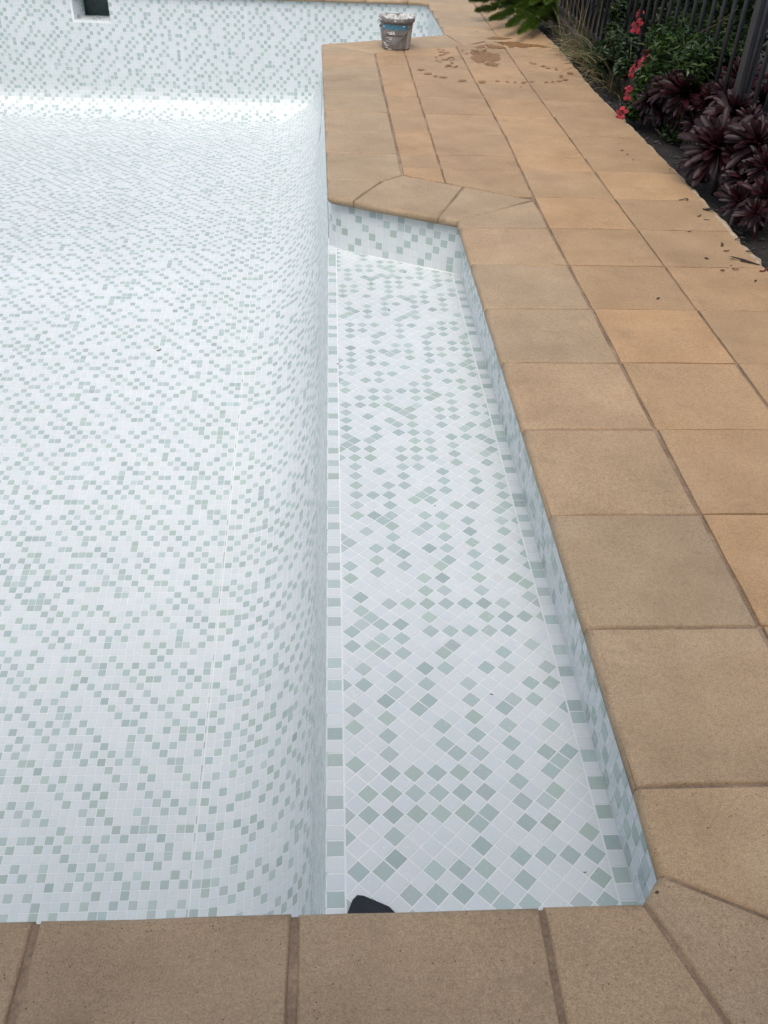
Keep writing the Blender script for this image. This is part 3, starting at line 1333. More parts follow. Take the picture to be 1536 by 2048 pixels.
streaks([(170, 530), (205, 460), (300, 435), (400, 480), (455, 490), (450, 560), (430, 612), (320, 600), (230, 570)], 9, 10, 30, 3, 7)
streaks([(380, 384), (470, 374), (640, 386), (740, 400), (735, 432), (600, 440), (500, 420)], 7, 12, 30, 3, 6)
streaks([(220, 436), (260, 405), (330, 392), (500, 420), (480, 445), (330, 440)], 7, 10, 26, 3, 5)
streaks([(-110, 440), (0, 470), (80, 540), (60, 610), (-60, 600), (-140, 540)], 14, 8, 26, 3, 5)
wet(zz([(180, 525), (205, 470), (250, 455), (300, 445), (345, 480), (330, 540), (300, 575), (240, 560)]), 4, .012)
wet(zz([(350, 500), (390, 488), (440, 490), (445, 545), (400, 560), (345, 550)]), 4, .007)
wet(zz([(310, 575), (360, 560), (410, 570), (430, 606), (380, 602), (320, 592)]), 4, .006)
wet(zz([(400, 384), (470, 380), (560, 385), (640, 392), (730, 402), (735, 425), (690, 438), (600, 430), (520, 412)]), 3, .012)
wet(zz([(730, 406), (800, 410), (885, 422), (880, 432), (800, 424), (730, 422)]), 3, .006)
wet(zz([(310, 400), (350, 398), (420, 416), (500, 425), (480, 440), (400, 442), (345, 424)]), 3, .008)
wet(zz([(230, 424), (270, 415), (325, 420), (320, 434), (240, 436)]), 3, .006)
wet(zz([(330, 345), (400, 335), (545, 345), (550, 356), (430, 358), (345, 355)]), 3, .008)
wet(zz([(160, 404), (240, 388), (300, 376), (350, 370), (300, 382), (240, 394)]), 2, .002)
drops = [(110, 730, 40, 10), (290, 742, 38, 11), (425, 735, 18, 6), (520, 740, 18, 6), (585, 745, 16, 5), (665, 748, 30, 7), (735, 742, 16, 5),
         (870, 745, 20, 5), (930, 742, 16, 5), (985, 737, 22, 5), (1040, 725, 26, 6), (1000, 705, 18, 4), (1005, 688, 20, 5),
         (1085, 665, 28, 9), (960, 637, 16, 4), (957, 622, 12, 4), (888, 620, 22, 5), (845, 602, 22, 6), (765, 578, 22, 5), (728, 570, 14, 4),
         (150, 485, 18, 5), (110, 460, 10, 4), (-60, 700, 34, 9), (-130, 690, 20, 7), (-200, 668, 40, 10), (-265, 632, 34, 9),
         (-30, 480, 30, 5), (-80, 500, 26, 5), (10, 520, 30, 5), (-40, 540, 34, 6), (20, 570, 22, 6), (-10, 590, 24, 5), (60, 600, 14, 4),
         (-90, 560, 14, 4), (-60, 455, 16, 3), (-125, 520, 12, 4), (640, 790, 8, 3), (250, 290, 6, 3)]
for x_, y_, w_, h_ in drops:
    wet(zz([(x_ + w_ * math.cos(t), y_ + h_ * math.sin(t)) for t in np.linspace(0, 2 * math.pi, 9)[:-1]]), 2, .003)
wm = mbw.mesh('wet_marks')
wa = wm.attributes.new('soak', 'FLOAT', 'POINT')
wa.data.foreach_set('value', np.array(wet_w, dtype=np.float32))
link('wet_marks', wm, 'wet', kind='stuff', label='brown damp splashes and drips on the far paving', cat='wet marks')

# ------------------------------------------------------------------ litter on the paving
def bit(name, poly, th, loc, rz, mat, label, cat, group=None, curl=.004):
    n = len(poly)
    V = [(x_, y_, curl * math.sin(x_ * 90 + y_ * 40) * .5 + curl * .5 + .0004) for x_, y_ in poly]
    V += [(x_, y_, z_ + th) for x_, y_, z_ in V]
    F = [tuple(range(n))[::-1], tuple(range(n, 2 * n))] + [(k, (k + 1) % n, n + (k + 1) % n, n + k) for k in range(n)]
    o = link(name, pymesh(name, V, F), mat, label=label, cat=cat, group=group)
    o.location = loc
    o.rotation_euler = (0, 0, rz)
    return o


LEAFP = [(-.5, 0), (-.3, -.16), (.0, -.24), (.3, -.15), (.5, 0), (.28, .14), (0, .2), (-.32, .13)]
TEE = [(-.5, -.06), (.25, -.03), (.22, -.3), (.4, -.28), (.42, .02), (.5, .06), (.4, .14), (.2, .08), (-.5, .06)]
TWIG = [(-.5, .10), (-.36, .06), (-.34, .17), (-.12, .12), (-.10, .02), (.5, -.13), (.5, -.09), (-.02, .09), (-.14, .19), (-.40, .24), (-.42, .13)]
CURL = [(-.5, -.1), (-.2, -.22), (.2, -.12), (.45, .1), (.5, .3), (.3, .2), (.1, .05), (-.15, -.05), (-.4, .12)]


def litter(px, py, size, shape, rz, label, mat='dark_debris', cat='leaf litter', group=None, name='dead_leaf', z=.0022, th=.0012):
    p = at(px, py, z)
    bit(name, [(a * size, b * size) for a, b in shape], th, (p[0], p[1], z), rz, mat, label, cat, group, curl=.1 * size)


litter(1367, 400, .048, TEE, .25, 'hooked black twig lying alone left of the mortar edge', name='twig')
litter(1417, 420, .058, LEAFP, -.35, 'pointed dark dead leaf lying on the mortar edge of the deck')
litter(1399, 432, .026, CURL, .4, 'small curled black leaf scrap right of the hooked twig')
litter(1413, 440, .026, [(-.5, -.06), (0, -.1), (.5, 0), (.45, .07), (0, .02), (-.5, .06)], -.4, 'thin dark leaf sliver below the small curled scrap')
litter(1444, 490, .034, CURL, 1.0, 'curly black leaf scrap above the long twig')
litter(1453, 502, .026, CURL, -.2, 'short bent dark scrap between the curly scrap and long twig')
litter(1488, 524, .118, TWIG, -.30, 'long dark twig with a ragged leaf near the right frame edge', name='twig')
litter(1478, 478, .050, TEE, .5, 'ragged black dead leaf stuck on the mortar edge above the long twig')
litter(1504, 504, .050, CURL, -.5, 'crumpled black dead leaf with pale fleck on the mortar edge')
litter(1528, 541, .046, CURL, .3, 'reddish dead leaf scrap at the right frame edge', mat='red_debris')
litter(1316, 597, .018, LEAFP, .5, 'small dark scrap alone on the second paver column')
litter(1244, 301, .022, LEAFP, -.2, 'dark scrap nearest the purple rosettes on the paving')
G_ = 'dark crumbs scattered along the deck'
LB = 'tiny dark crumb of leaf litter on the paving near the garden edge'
for px_, py_, sz in ((1379, 463, .020), (1413, 517, .022), (1445, 541, .020), (1471, 539, .026), (1255, 309, .016), (1266, 320, .012), (1407, 391, .014),
                     (1511, 562, .018), (1462, 531, .010), (1340, 339, .012), (1372, 358, .012), (1238, 288, .008)):
    litter(px_, py_, sz, rw.choice((LEAFP, CURL)), rw.uniform(-1, 1), LB, group=G_, name='crumb')
LB2 = 'tiny dark speck lying on the ledge mosaic'
for px_, py_, sz in ((810, 545, .010), (778, 621, .011), (743, 567, .009), (676, 728, .008), (983, 1389, .007), (870, 1012, .006), (1170, 1745, .006)):
    litter(px_, py_, sz, rw.choice((LEAFP, CURL)), rw.uniform(-1, 1), LB2, group='specks on the ledge', name='speck', z=LZ + .0016, cat='speck')
for px_, py_, lab in ((318, 701, 'dark speck alone on the pool floor'),):
    v = _d * FPX + _r2 * (px_ - 768) - _u2 * (py_ - 1024)
    t = 1.0 / FPX
    for _ in range(60):
        p = CAM + v * t
        t *= 1 + .5 * (float(zf(p[1])) + .002 - p[2]) / (v[2] * t) if True else 1
    p = CAM + v * t
    bit('speck', [(a * .03, b * .03) for a, b in CURL], .002, (p[0], p[1], float(zf(p[1])) + .003), .4, 'dark_debris', lab, 'speck')
p = at(1314, 1784, .002)
bit('stain_spot', [(a * .008, b * .012) for a, b in LEAFP], .0006, (p[0], p[1], .0012), .3, 'plant_stem',
    'small brown spot on the corner stone of the front coping', 'stain', curl=0.0)

# ------------------------------------------------------------------ garden: helpers
def leaf_cloud(n, pos_fn, L, W, r, droop=0.0, out=None, fold=.25):
    """Many folded leaves. Returns arrays for mesh_arrays."""
    c = pos_fn(n)
    az = r.uniform(0, 2 * math.pi, n)
    el = r.normal(.25, .45, n) - droop
    d_ = np.stack([np.cos(az) * np.cos(el), np.sin(az) * np.cos(el), np.sin(el)], -1)
    if out is not None:
        d_ = d_ + out(c)
        d_ /= np.linalg.norm(d_, axis=1, keepdims=True)
    up = np.array((0, 0, 1.0)) + r.normal(0, .45, (n, 3))
    s = np.cross(d_, up)
    s /= np.linalg.norm(s, axis=1, keepdims=True)
    nn = np.cross(s, d_)
    l_ = (L * r.uniform(.55, 1.25, n))[:, None]
    w_ = (W * r.uniform(.7, 1.2, n))[:, None]
    base = c - d_ * l_ * .5
    tip = c + d_ * l_ * .5 - np.array((0, 0, 1.0)) * l_ * .12
    mid = c + nn * w_ * -.15
    lf = c + s * w_ * .5 + nn * w_ * fold - d_ * l_ * .05
    rt = c - s * w_ * .5 + nn * w_ * fold - d_ * l_ * .05
    V = np.stack([base, lf, mid, rt, tip], 1).reshape(-1, 3)
    o = np.arange(n)[:, None] * 5
    tri = np.concatenate([o + np.array((0, 2, 1)), o + np.array((1, 2, 4)), o + np.array((0, 3, 2)), o + np.array((2, 3, 4))], 1)
    return V, tri.reshape(-1), np.repeat(r.random(n), 4)


def cloud_obj(name, parent, mat, arr):
    V, tri, rn = arr
    V = V - np.array(parent.location)
    me = mesh_arrays(name, V, tri, np.arange(len(tri) // 3) * 3, np.full(len(tri) // 3, 3), rnd=rn)
    return link(name, me, mat, parent, kind='stuff')


def clump_pos(centres, r):
    C = np.array([c[:3] for c in centres])
    S = np.array([c[3:6] for c in centres])

    def f(n):
        k = r.integers(0, len(C), n)
        q_ = r.normal(0, 1, (n, 3))
        q_ /= np.linalg.norm(q_, axis=1, keepdims=True)
        q_ *= (r.random(n) ** .45)[:, None]
        p_ = C[k] + q_ * S[k]
        p_[:, 2] = np.maximum(p_[:, 2], -.05)
        return p_
    return f


def to_local(me, o):
    me.transform(Matrix.Translation(-Vector(o.location)))
    return me


# ------------------------------------------------------------------ fence
FX = 1.16
fence = empty('metal_fence', (FX, 5.5, -.075), 'dark grey tubular metal pool fence behind the garden bed', 'fence')
py0 = float(at_x(1531, 0, FX)[1])
SP = .132
ys = [py0 + .075 + .142 * k for k in range(1, 34)] + [py0 - .04 - .142 * k for k in range(0, 37)]
bar_me = None
for y in ys:
    if bar_me is None:
        mb = MB()
        mb.tube([(0, 0, .10), (0, 0, 1.30)], .0115, 10)
        bar_me = mb.mesh('bar', True)
        bar_me.materials.append(MAT['fence_paint'])
    o = link('bar', bar_me, None, fence)
    o.location = (0, y - 5.5, 0)
for k, y in enumerate((py0, py0 + 2.45, py0 + 4.9, py0 - 2.45, py0 - 4.9)):
    mb = MB()
    mb.box((-.032, -.032, 0), (.032, .032, 1.36))
    o = link('post', mb.mesh('post'), 'fence_paint', fence)
    o.location = (0, y - 5.5, 0)
for z in (.115, 1.21):
    mb = MB()
    mb.box((-.018, py0 - 5.3 - 5.5, z), (.018, 9.4 - 5.5, z + .035))
    link('rail', mb.mesh('rail'), 'fence_paint', fence)
# rough dark plinth under the fence
V, F = [], []
rp = np.random.default_rng(9)
for i in range(90):
    y = -1.8 + 11.4 * i / 89
    w_, h_ = .055 + rp.normal(0, .006), .015 + rp.normal(0, .008)
    V += [(FX - w_ - .02, y, -.09), (FX - w_, y, -.01 + h_), (FX + .07, y, -.01 + h_), (FX + .09, y, -.09)]
    if i:
        b = (i - 1) * 4
        F += [(b + k, b + 4 + k, b + 5 + k, b + 1 + k) for k in range(3)]
link('concrete_plinth', pymesh('concrete_plinth', V, F), 'plinth', label='low rough concrete plinth running under the metal fence', cat='plinth')

# pebbles and chips in the soil along the deck
rs = np.random.default_rng(21)
n = 160
VV, TT = [], []
for i in range(n):
    y = rs.uniform(1.2, 7.4)
    x = xr(y) + .03 + abs(rs.normal(0, .11))
    s = rs.uniform(.003, .013)
    c = np.array((x, y, -.073 + s * .3))
    o = len(VV)
    VV += [c + np.array(v_) * s * rs.uniform(.6, 1.3) for v_ in ((1, 0, 0), (-1, 0, 0), (0, 1, 0), (0, -1, 0), (0, 0, .7), (0, 0, -.7))]
    TT += [tuple(o + k for k in f) for f in ((0, 2, 4), (2, 1, 4), (1, 3, 4), (3, 0, 4), (2, 0, 5), (1, 2, 5), (3, 1, 5), (0, 3, 5))]
for i in range(500):          # dead leaf bits under the plants
    y = rs.uniform(1.4, 7.2)
    x = rs.uniform(xr(y) + .03, FX)
    a_, L_ = rs.uniform(0, 6.28), rs.uniform(.008, .03)
    u_ = np.array((math.cos(a_), math.sin(a_), rs.normal(0, .25))) * L_
    w_ = np.array((-math.sin(a_), math.cos(a_), rs.normal(0, .3))) * L_ * .28
    c = np.array((x, y, -.068))
    o = len(VV)
    VV += [c - u_, c + w_, c + u_, c - w_ + np.array((0, 0, .003))]
    TT += [(o, o + 1, o + 2), (o, o + 2, o + 3)]
link('gravel', pymesh('gravel', VV, TT), 'pebble', kind='stuff', label='loose grit and chips on the garden soil', cat='gravel')
rc = random.Random(8)
for px_, py_, sz, lab in ((1123, 79, .022, 'single round white pebble on the soil beside the fern'), (1140, 118, .060, 'flat grey white stone chip at the ragged deck edge')):
    p = at(px_, py_, -.06)
    V = [(math.cos(a) * sz * .5 * rc.uniform(.7, 1.1), math.sin(a) * sz * .7 * rc.uniform(.7, 1.1), z_) for z_ in (0, sz * .3) for a in np.linspace(0, 2 * math.pi, 8)[:-1]]
    F = [tuple(range(7))[::-1], tuple(range(7, 14))] + [(k, (k + 1) % 7, 7 + (k + 1) % 7, 7 + k) for k in range(7)]
    o = link('pebble', pymesh('pebble', V, F), 'cream_chip', label=lab, cat='pebble')
    o.location = (p[0], p[1], -.072)

# ------------------------------------------------------------------ dark shrubs beyond the fence
rg = np.random.default_rng(40)
for (x, y, sx, sy, h, nl, lab, mt) in (
        (1.80, 1.2, .42, .75, 1.9, 5000, 'dark shrub behind the near end of the fence outside the frame', 'leaf_dark'),
        (1.75, 3.3, .42, .55, 2.0, 6500, 'dark leafy shrub behind the fence nearest the right frame edge', 'leaf_dark'),
        (1.85, 4.45, .45, .60, 2.2, 7500, 'dark shrub behind the thick fence post', 'leaf_dark'),
        (1.75, 5.6, .40, .60, 2.3, 8000, 'mid green shrub behind the fence above the red flowers', 'leaf_green'),
        (1.85, 6.9, .45, .70, 2.3, 8000, 'dark shrub behind the fence above the dry grass', 'leaf_dark'),
        (1.95, 8.4, .50, .80, 2.4, 8000, 'dark shrub behind the far end of the fence', 'leaf_dark')):
    e = empty('shrub', (x, y, -.075), lab, 'shrub')
    cl = [(x + rg.normal(0, sx * .4), y + rg.normal(0, sy * .5), rg.uniform(.1, h), sx * .42, sy * .42, .26) for _ in range(26)]
    cloud_obj('foliage', e, mt, leaf_cloud(nl, clump_pos(cl, rg), .072, .036, rg))
    mb = MB()
    for _ in range(7):
        a = rg.uniform(0, 2 * math.pi)
        mb.tube([(rg.normal(0, .04), rg.normal(0, .05), 0), (math.cos(a) * sx * .3, math.sin(a) * sy * .3, h * .45), (math.cos(a) * sx * .6, math.sin(a) * sy * .6, h * .9)],
                [.012, .008, .003], 5)
    link('stems', mb.mesh('stems', True), 'plant_stem', e, kind='stuff')

# ------------------------------------------------------------------ flowering plant with red trumpet flowers
fp = empty('flowering_plant', (1.02, 4.9, -.075), 'bushy green plant with red flowers growing through the fence', 'plant')
cl = []
for px_, py_, X, s in ((1330, 110, 1.05, .17), (1365, 90, 1.10, .18), (1400, 105, 1.10, .17), (1310, 150, 1.0, .15), (1345, 150, 1.05, .16), (1385, 135, 1.08, .15),
                       (1290, 185, .94, .10), (1270, 215, .90, .08), (1325, 75, 1.15, .16), (1385, 60, 1.22, .17), (1425, 90, 1.22, .16), (1365, 55, 1.22, .16),
                       (1420, 60, 1.30, .17), (1450, 100, 1.25, .13), (1300, 165, 1.0, .11)):
    q3 = at_x(px_, py_, X)
    cl.append((q3[0], q3[1], q3[2] - .02, s * .75, s * 1.0, s * .62))
cloud_obj('foliage', fp, 'leaf_green', leaf_cloud(4200, clump_pos(cl, rg), .062, .021, rg))
mb = MB()
for c in cl:
    b = Vector((rg.normal(1.05, .04), rg.normal(c[1], .12), -.075))
    mb.tube([b, (b + Vector(c[:3])) / 2 + Vector((rg.normal(0, .03), 0, .03)), Vector(c[:3])], [.007, .005, .003], 5)
link('stems', to_local(mb.mesh('stems', True), fp), 'plant_stem', fp, kind='stuff')
for px_, py_, X, s, facing in ((1243, 227, .80, .062, (-.5, -.6, .6)), (1259, 190, .90, .058, (-.6, -.5, .4)), (1258, 178, .92, .040, (-.2, -.5, .8)), (1266, 143, .97, .066, (-.8, -.2, .3)),
                               (1297, 124, 1.0, .074, (-.2, -.8, .5)), (1285, 126, 1.0, .056, (-.8, -.4, .3)), (1296, 102, 1.04, .066, (-.3, .3, .7)), (1274, 53, 1.10, .080, (-.7, -.4, .3)),
                               (1279, 27, 1.24, .050, (-.5, -.4, .5))):
    c = Vector(at_x(px_, py_, X))
    f = Vector(facing).normalized()
    a = f.cross(Vector((0, 0, 1))).normalized()
    b = a.cross(f)
    V, F, rn = [], [], []
    n = 5
    for k in range(n):
        an = 2 * math.pi * k / n + rg.uniform(-.15, .15)
        u_ = a * math.cos(an) + b * math.sin(an)
        w_ = a * -math.sin(an) + b * math.cos(an)
        o = len(V)
        sz = s * rg.uniform(.9, 1.1)
        V += [c - f * s * .10, c + u_ * sz * .28 + w_ * sz * .22 + f * sz * .10, c + u_ * sz * .28 - w_ * sz * .20 + f * sz * .10,
              c + u_ * sz * .60 + w_ * sz * .30 + f * sz * rg.uniform(.0, .15), c + u_ * sz * .62 - w_ * sz * .14 + f * sz * .08, c + u_ * sz * .70 + w_ * sz * .08 - f * sz * .03]
        F += [(o, o + 2, o + 1), (o + 1, o + 2, o + 4, o + 3), (o + 3, o + 4, o + 5)]
        rn += [0.0, rg.uniform(.3, 1), rg.uniform(.4, 1)]
    me = pymesh('flower', [Vector(v_) - c for v_ in V], F)
    at_ = me.attributes.new('rnd', 'FLOAT', 'FACE')
    at_.data.foreach_set('value', np.array(rn, dtype=np.float32))
    o = link('flower', me, 'petal_red', fp)
    o.location = c - Vector(fp.location)
    mb = MB()
    mb.tube([-f * s * .05, -f * s * .6, -f * s * 1.0 - Vector((0, 0, .4 * s))], [.004, .003, .002], 5)
    link('flower_stalk', mb.mesh('flower_stalk', True), 'plant_stem', o)

# bare twig sticking through the fence
q0, q1 = at_x(1398, 66, 1.06), at_x(1474, 18, 1.10)
mb = MB()
mb.tube([Vector(q0), Vector((q0 + q1) / 2) + Vector((0, 0, -.015)), Vector(q1)], [.003, .003, .002], 5)
e = link('dry_stalk', mb.mesh('dry_stalk', True), 'leaf_straw', label='thin pale stalk slanting across the fence bars', cat='stalk')

# feathery and broad leaved plants in front of the far fence
gp = empty('leafy_plant', (1.03, 5.75, -.075), 'low dark green leafy plant between dry grass and red flowers', 'plant')
cl = []
for px_, py_, X, s in ((1225, 90, 1.0, .12), (1245, 100, 1.0, .12), (1215, 115, .96, .10), (1250, 130, .98, .09), (1235, 75, 1.05, .11), (1230, 60, 1.08, .11), (1240, 15, 1.12, .10), (1255, 85, 1.05, .12), (1205, 95, .98, .09)):
    q3 = at_x(px_, py_, X)
    cl.append((q3[0], q3[1], max(0, q3[2] - .02), s * .7, s * 1.0, s * .7))
cloud_obj('foliage', gp, 'leaf_dark', leaf_cloud(2400, clump_pos(cl, rg), .050, .028, rg))
mb = MB()
for c in cl:
    mb.tube([(1.03, c[1], -.075), (c[0], c[1], c[2])], [.006, .003], 5)
link('stems', to_local(mb.mesh('stems', True), gp), 'plant_stem', gp, kind='stuff')


def blades(n, base_fn, len_, lean, r, width=.004, seg=6, droop=.9):
    V, F, rn = [], [], []
    for i in range(n):
        b = np.array(base_fn(r))
        az = lean[0] + r.normal(0, lean[1])
        L = len_ * r.uniform(.45, 1.3)
        e0 = r.uniform(.7, 1.45)
        p_ = b.copy()
        rr = r.random()
        o = len(V)
        sd = np.array((-math.sin(az), math.cos(az), 0))
        dr = droop * r.uniform(.2, 1.5)
        for k in range(seg + 1):
            t = k / seg
            w_ = width * (1 - .8 * t) * .5
            V += [p_ + sd * w_, p_ - sd * w_ + np.array((0, 0, w_))]
            el = e0 - dr * 1.6 * t
            p_ = p_ + L / seg * np.array((math.cos(az) * math.cos(el), math.sin(az) * math.cos(el), math.sin(el)))
            p_[2] = max(p_[2], -.066)
            if k:
                q_ = o + 2 * (k - 1)
                F.append((q_, q_ + 1, q_ + 3, q_ + 2))
                rn.append(rr)
    return V, F, rn


def blade_obj(name, parent, mat, arr):
    V, F, rn = arr
    me = pymesh(name, np.array(V) - np.array(parent.location), F)
    a = me.attributes.new('rnd', 'FLOAT', 'FACE')
    a.data.foreach_set('value', np.array(rn, dtype=np.float32))
    return link(name, me, mat, parent, kind='stuff')


gr = empty('grass_clump', (1.02, 6.2, -.075), 'dry straw coloured grass clump drooping towards the deck', 'grass')
blade_obj('dry_blades', gr, 'leaf_straw', blades(230, lambda r: (r.normal(1.02, .035), r.normal(6.05, .22), -.07), .34, (math.radians(205), .55), rg, .0065, 7, 1.1))
blade_obj('green_blades', gr, 'leaf_green', blades(120, lambda r: (r.normal(1.03, .04), r.normal(5.9, .32), -.07), .36, (math.radians(215), .8), rg, .007, 6, .8))
gr2 = empty('grass_clump', (1.0, 5.1, -.075), 'sparse yellow grass stalks beside the lowest red flowers', 'grass')
blade_obj('dry_blades', gr2, 'leaf_straw', blades(46, lambda r: (r.normal(.99, .04), r.normal(5.15, .22), -.07), .32, (math.radians(200), .9), rg, .0065, 6, .8))
gr3 = empty('grass_clump', (1.08, 7.4, -.075), 'tall thin brown grass stems standing along the far fence', 'grass')
blade_obj('dry_blades', gr3, 'leaf_straw', blades(150, lambda r: (r.normal(1.07, .05), r.uniform(6.2, 8.8), -.07), .62, (math.radians(200), 1.6), rg, .005, 6, .30))

# ------------------------------------------------------------------ foxtail fern spilling over the far deck
fern = empty('foxtail_fern', (1.0, 7.75, -.075), 'green foxtail fern with plumed fronds spilling onto the far deck', 'fern')
rf_ = np.random.default_rng(17)
tips = [((1036, 80), .03, .055), ((950, 34), .04, .060), ((978, 52), .04, .055), ((1012, 66), .035, .055), ((938, 14), .10, .055), ((1062, 72), .03, .055), ((1000, 20), .12, .055), ((1030, 30), .12, .055),
        ((1060, 20), .2, .05), ((985, 2), .22, .05), ((1075, 45), .10, .045), ((1090, 20), .25, .05)]
for (tp, tz, rad) in tips:
    T = Vector(at(tp[0], tp[1], tz))
    B = Vector((1.02 + rf_.normal(0, .06), 7.7 + rf_.normal(0, .12), -.02))
    M = (B + T) / 2 + Vector((0, 0, .22 + .4 * tz))
    # a curve that arches and then lifts at the very tip
    cp = []
    for i in range(41):
        t = i / 40
        p_ = B * (1 - t) ** 2 + M * 2 * t * (1 - t) + T * t * t
        p_.z += .05 * max(0, t - .82) / .18
        p_.z = max(p_.z, .030 if p_.x < .85 else -.03)
        cp.append(p_)
    n = 2200
    tt_ = rf_.random(n) ** .8
    idx = np.clip((tt_ * 40).astype(int), 0, 39)
    C = np.array([cp[i] for i in idx]) + np.array([(cp[i + 1] - cp[i]) for i in idx]) * (tt_ * 40 - idx)[:, None]
    D = np.array([(cp[i + 1] - cp[i]).normalized() for i in idx])
    q_ = rf_.normal(0, 1, (n, 3))
    q_ -= (q_ * D).sum(1)[:, None] * D
    q_ /= np.linalg.norm(q_, axis=1, keepdims=True)
    env = np.sin(np.pi * np.clip(tt_ * .86 + .10, 0, 1)) ** .55
    R_ = rad * 1.05 * env * rf_.uniform(.7, 1.1, n)
    tip = C + q_ * R_[:, None] + D * (R_ * .75)[:, None]
    sd = np.cross(q_, D) * .0030
    bs = C + q_ * (R_ * .25)[:, None]
    V = np.stack([bs + sd, bs - sd, tip], 1)
    V[:, :, 2] = np.maximum(V[:, :, 2], .004)
    V = V.reshape(-1, 3) - np.array(fern.location)
    me = mesh_arrays('frond', V, np.arange(3 * n), np.arange(n) * 3, np.full(n, 3), rnd=rf_.random(n))
    fo = link('frond', me, 'leaf_fern', fern)
    mb = MB()
    mb.tube([p_ - Vector(fern.location) for p_ in cp[::4]], [.006 - .004 * i / 10 for i in range(11)], 5)
    link('frond_stem', mb.mesh('frond_stem', True), 'leaf_fern', fo)

# ------------------------------------------------------------------ dark purple rosette succulents
def rosette_leaf():
    V, F = [], []
    prof = [(0, .07, 0), (.2, .08, .02), (.45, .125, .035), (.7, .205, .03), (.90, .20, .005), (.97, .12, -.012), (1.0, .05, -.018)]
    for t, w_, z in prof:
        V += [(t, -w_ / 2, z + .045 * (w_ / .3)), (t, 0, z - .01), (t, w_ / 2, z + .045 * (w_ / .3))]
    for i in range(len(prof) - 1):
        a = i * 3
        F += [(a, a + 3, a + 4, a + 1), (a + 1, a + 4, a + 5, a + 2)]
    return pymesh('leaf', V, F, True)


LEAF_ME = rosette_leaf()
LEAF_ME.materials.append(MAT['leaf_purple'])
ros = [  # px, py, height, diameter, leaf count, facing, label
    (1308, 203, .10, .25, 36, (-.75, -.35, .55), 'dark purple rosette overhanging the deck edge nearest the red flowers'),
    (1372, 192, .20, .30, 46, (-.25, -.45, .85), 'broad dark purple rosette with reddish centre, second from the flowers'),
    (1425, 150, .22, .25, 36, (-.1, -.4, .9), 'reddish purple rosette standing against the fence bars'),
    (1479, 166, .30, .28, 34, (-.2, -.5, .8), 'dark rosette with orange centre at the foot of the fence post'),
    (1526, 205, .28, .24, 32, (-.1, -.4, .9), 'black purple rosette right of the fence post'),
    (1468, 232, .22, .29, 42, (-.3, -.5, .8), 'large maroon rosette below the fence post'),
    (1392, 252, .07, .18, 26, (-.5, -.5, .7), 'small purple rosette low behind the front rosette'),
    (1440, 298, .17, .33, 50, (-.35, -.65, .65), 'largest maroon rosette leaning out over the bare soil'),
    (1515, 290, .24, .26, 36, (-.2, -.5, .8), 'dark rosette at the right frame edge above the orange leaf'),
    (1495, 362, .10, .22, 32, (-.4, -.6, .7), 'small maroon rosette low on the soil at the right'),
    (1530, 395, .10, .22, 30, (-.3, -.6, .7), 'lowest dark rosette cut by the right frame edge'),
    (1340, 178, .20, .22, 28, (-.4, -.4, .8), 'upright dark rosette directly below the green leaves of the flowering plant'),
    (1480, 405, .05, .20, 24, (-.5, -.6, .6), 'small ragged rosette lying lowest on the bare soil'),
    (1405, 320, .06, .20, 24, (-.6, -.6, .5), 'drooping maroon rosette under the largest one'),
    (1418, 205, .20, .22, 30, (-.2, -.5, .8), 'dark rosette wedged between the broad one and the large maroon one'),
    (1365, 235, .06, .17, 24, (-.7, -.4, .5), 'small dark rosette drooping beside the soil'),
]
rr_ = np.random.default_rng(50)
ros += [
    (1330, 222, .07, .15, 22, (-.6, -.5, .6), 'small rosette tucked under the rosette overhanging the deck'),
    (1400, 172, .24, .17, 22, (-.2, -.3, .9), 'small upright rosette between two rosettes at the fence bars'),
    (1450, 190, .26, .18, 24, (-.3, -.4, .8), 'medium dark rosette left of the fence post foot'),
    (1500, 245, .26, .18, 24, (-.2, -.5, .8), 'medium dark rosette under the fence post'),
    (1420, 262, .16, .18, 24, (-.5, -.5, .7), 'medium maroon rosette directly above the largest one'),
    (1478, 318, .16, .18, 24, (-.3, -.6, .7), 'medium rosette right of the largest one'),
    (1530, 335, .18, .20, 26, (-.3, -.6, .7), 'dark rosette beside the faded orange leaf'),
    (1510, 430, .05, .16, 20, (-.4, -.6, .6), 'small dark rosette at the bottom of the bed by the frame edge'),
]
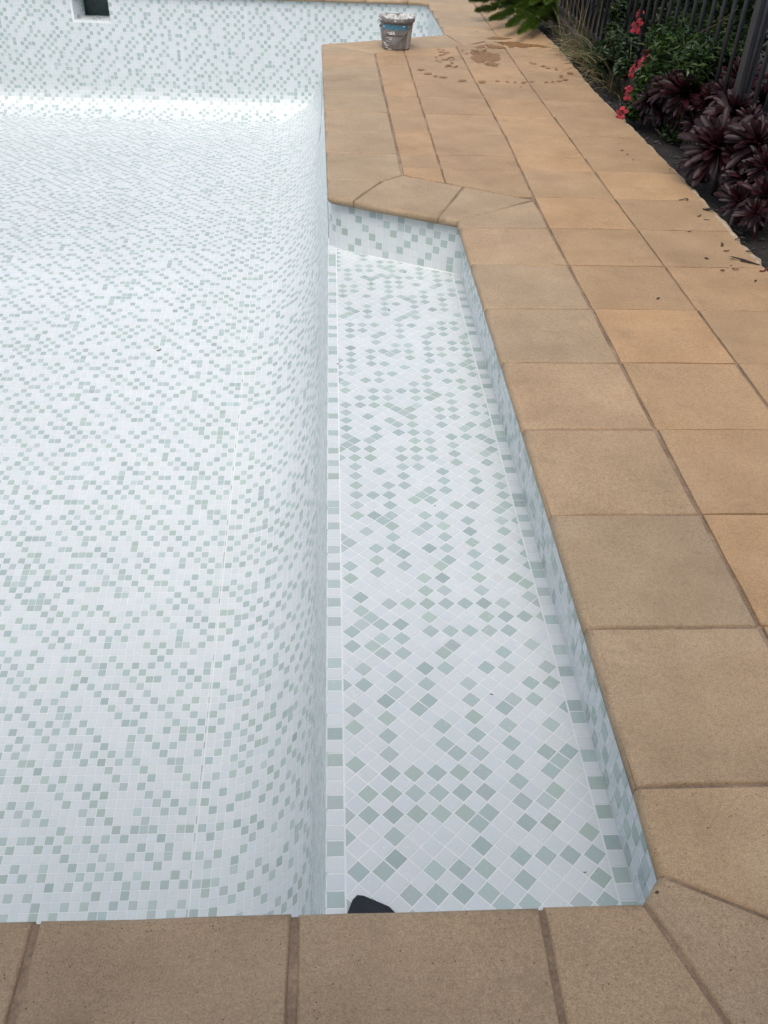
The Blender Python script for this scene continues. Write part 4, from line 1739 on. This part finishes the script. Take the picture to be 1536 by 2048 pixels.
for px_, py_, h, dia, nl, face, lab in ros:
    dia *= 1.24
    nl = int(nl * 2.3)
    c = Vector(at(px_, py_, h))
    if c.x < .84:
        c.x = .84
    e = empty('aeonium', (min(c.x + .06, FX - .08), c.y + .08, -.075), lab, 'succulent', 'purple rosette succulents')
    L0 = Vector(e.location)
    f = Vector(face).normalized()
    base_q = f.to_track_quat('Z', 'Y')
    mb = MB()
    mb.tube([(0, 0, 0), ((c - L0) * .5 + Vector((.02, .02, .02))), c - L0 - f * .02], [.014, .012, .011], 7)
    link('stem', mb.mesh('stem', True), 'plant_stem', e)
    for k in range(nl):
        t = (k + .5) / nl
        an = k * 2.39996 + rr_.normal(0, .2)
        el = math.radians(78 - 92 * t ** .8 + rr_.normal(0, 10))
        ln = dia * .5 * (.38 + .62 * t ** .6) * rr_.uniform(.72, 1.12)
        if t > .6 and rr_.random() < .12:
            continue
        m = Matrix.Rotation(an, 4, 'Z') @ Matrix.Rotation(-el, 4, 'Y') @ Matrix.Diagonal((ln, ln * rr_.uniform(.75, .95), ln, 1))
        mm = Matrix.Translation(c - L0 + f * (.018 * (1 - t))) @ base_q.to_matrix().to_4x4() @ m
        o = link('leaf', LEAF_ME, None, e)
        o.matrix_local = mm
# a faded orange leaf and a little green weed among the rosettes
p = at(1500, 328, .05)
bit('fallen_leaf', [(a * .075, b * .10) for a, b in LEAFP], .0015, (p[0], p[1], .05), .4, simple('orange_leaf', (.30, .11, .03), .6, .3, 40),
    'faded orange leaf caught among the dark rosettes', 'leaf', curl=.01)
weed = empty('weed', (.90, 3.75, -.075), 'small bright green weed under the purple rosettes', 'weed')
wp = at(1338, 258, .0)
weed.location = (wp[0], wp[1], -.075)
cloud_obj('foliage', weed, 'leaf_green', leaf_cloud(70, clump_pos([(wp[0], wp[1], -.02, .05, .07, .04), (wp[0] + .05, wp[1] - .08, -.02, .04, .05, .04)], rg), .040, .030, rg))
mb = MB()
for _ in range(5):
    mb.tube([(0, 0, 0), (rg.normal(0, .03), rg.normal(0, .04), .07)], [.003, .002], 5)
link('stems', mb.mesh('stems', True), 'leaf_fern' if False else 'plant_stem', weed, kind='stuff')
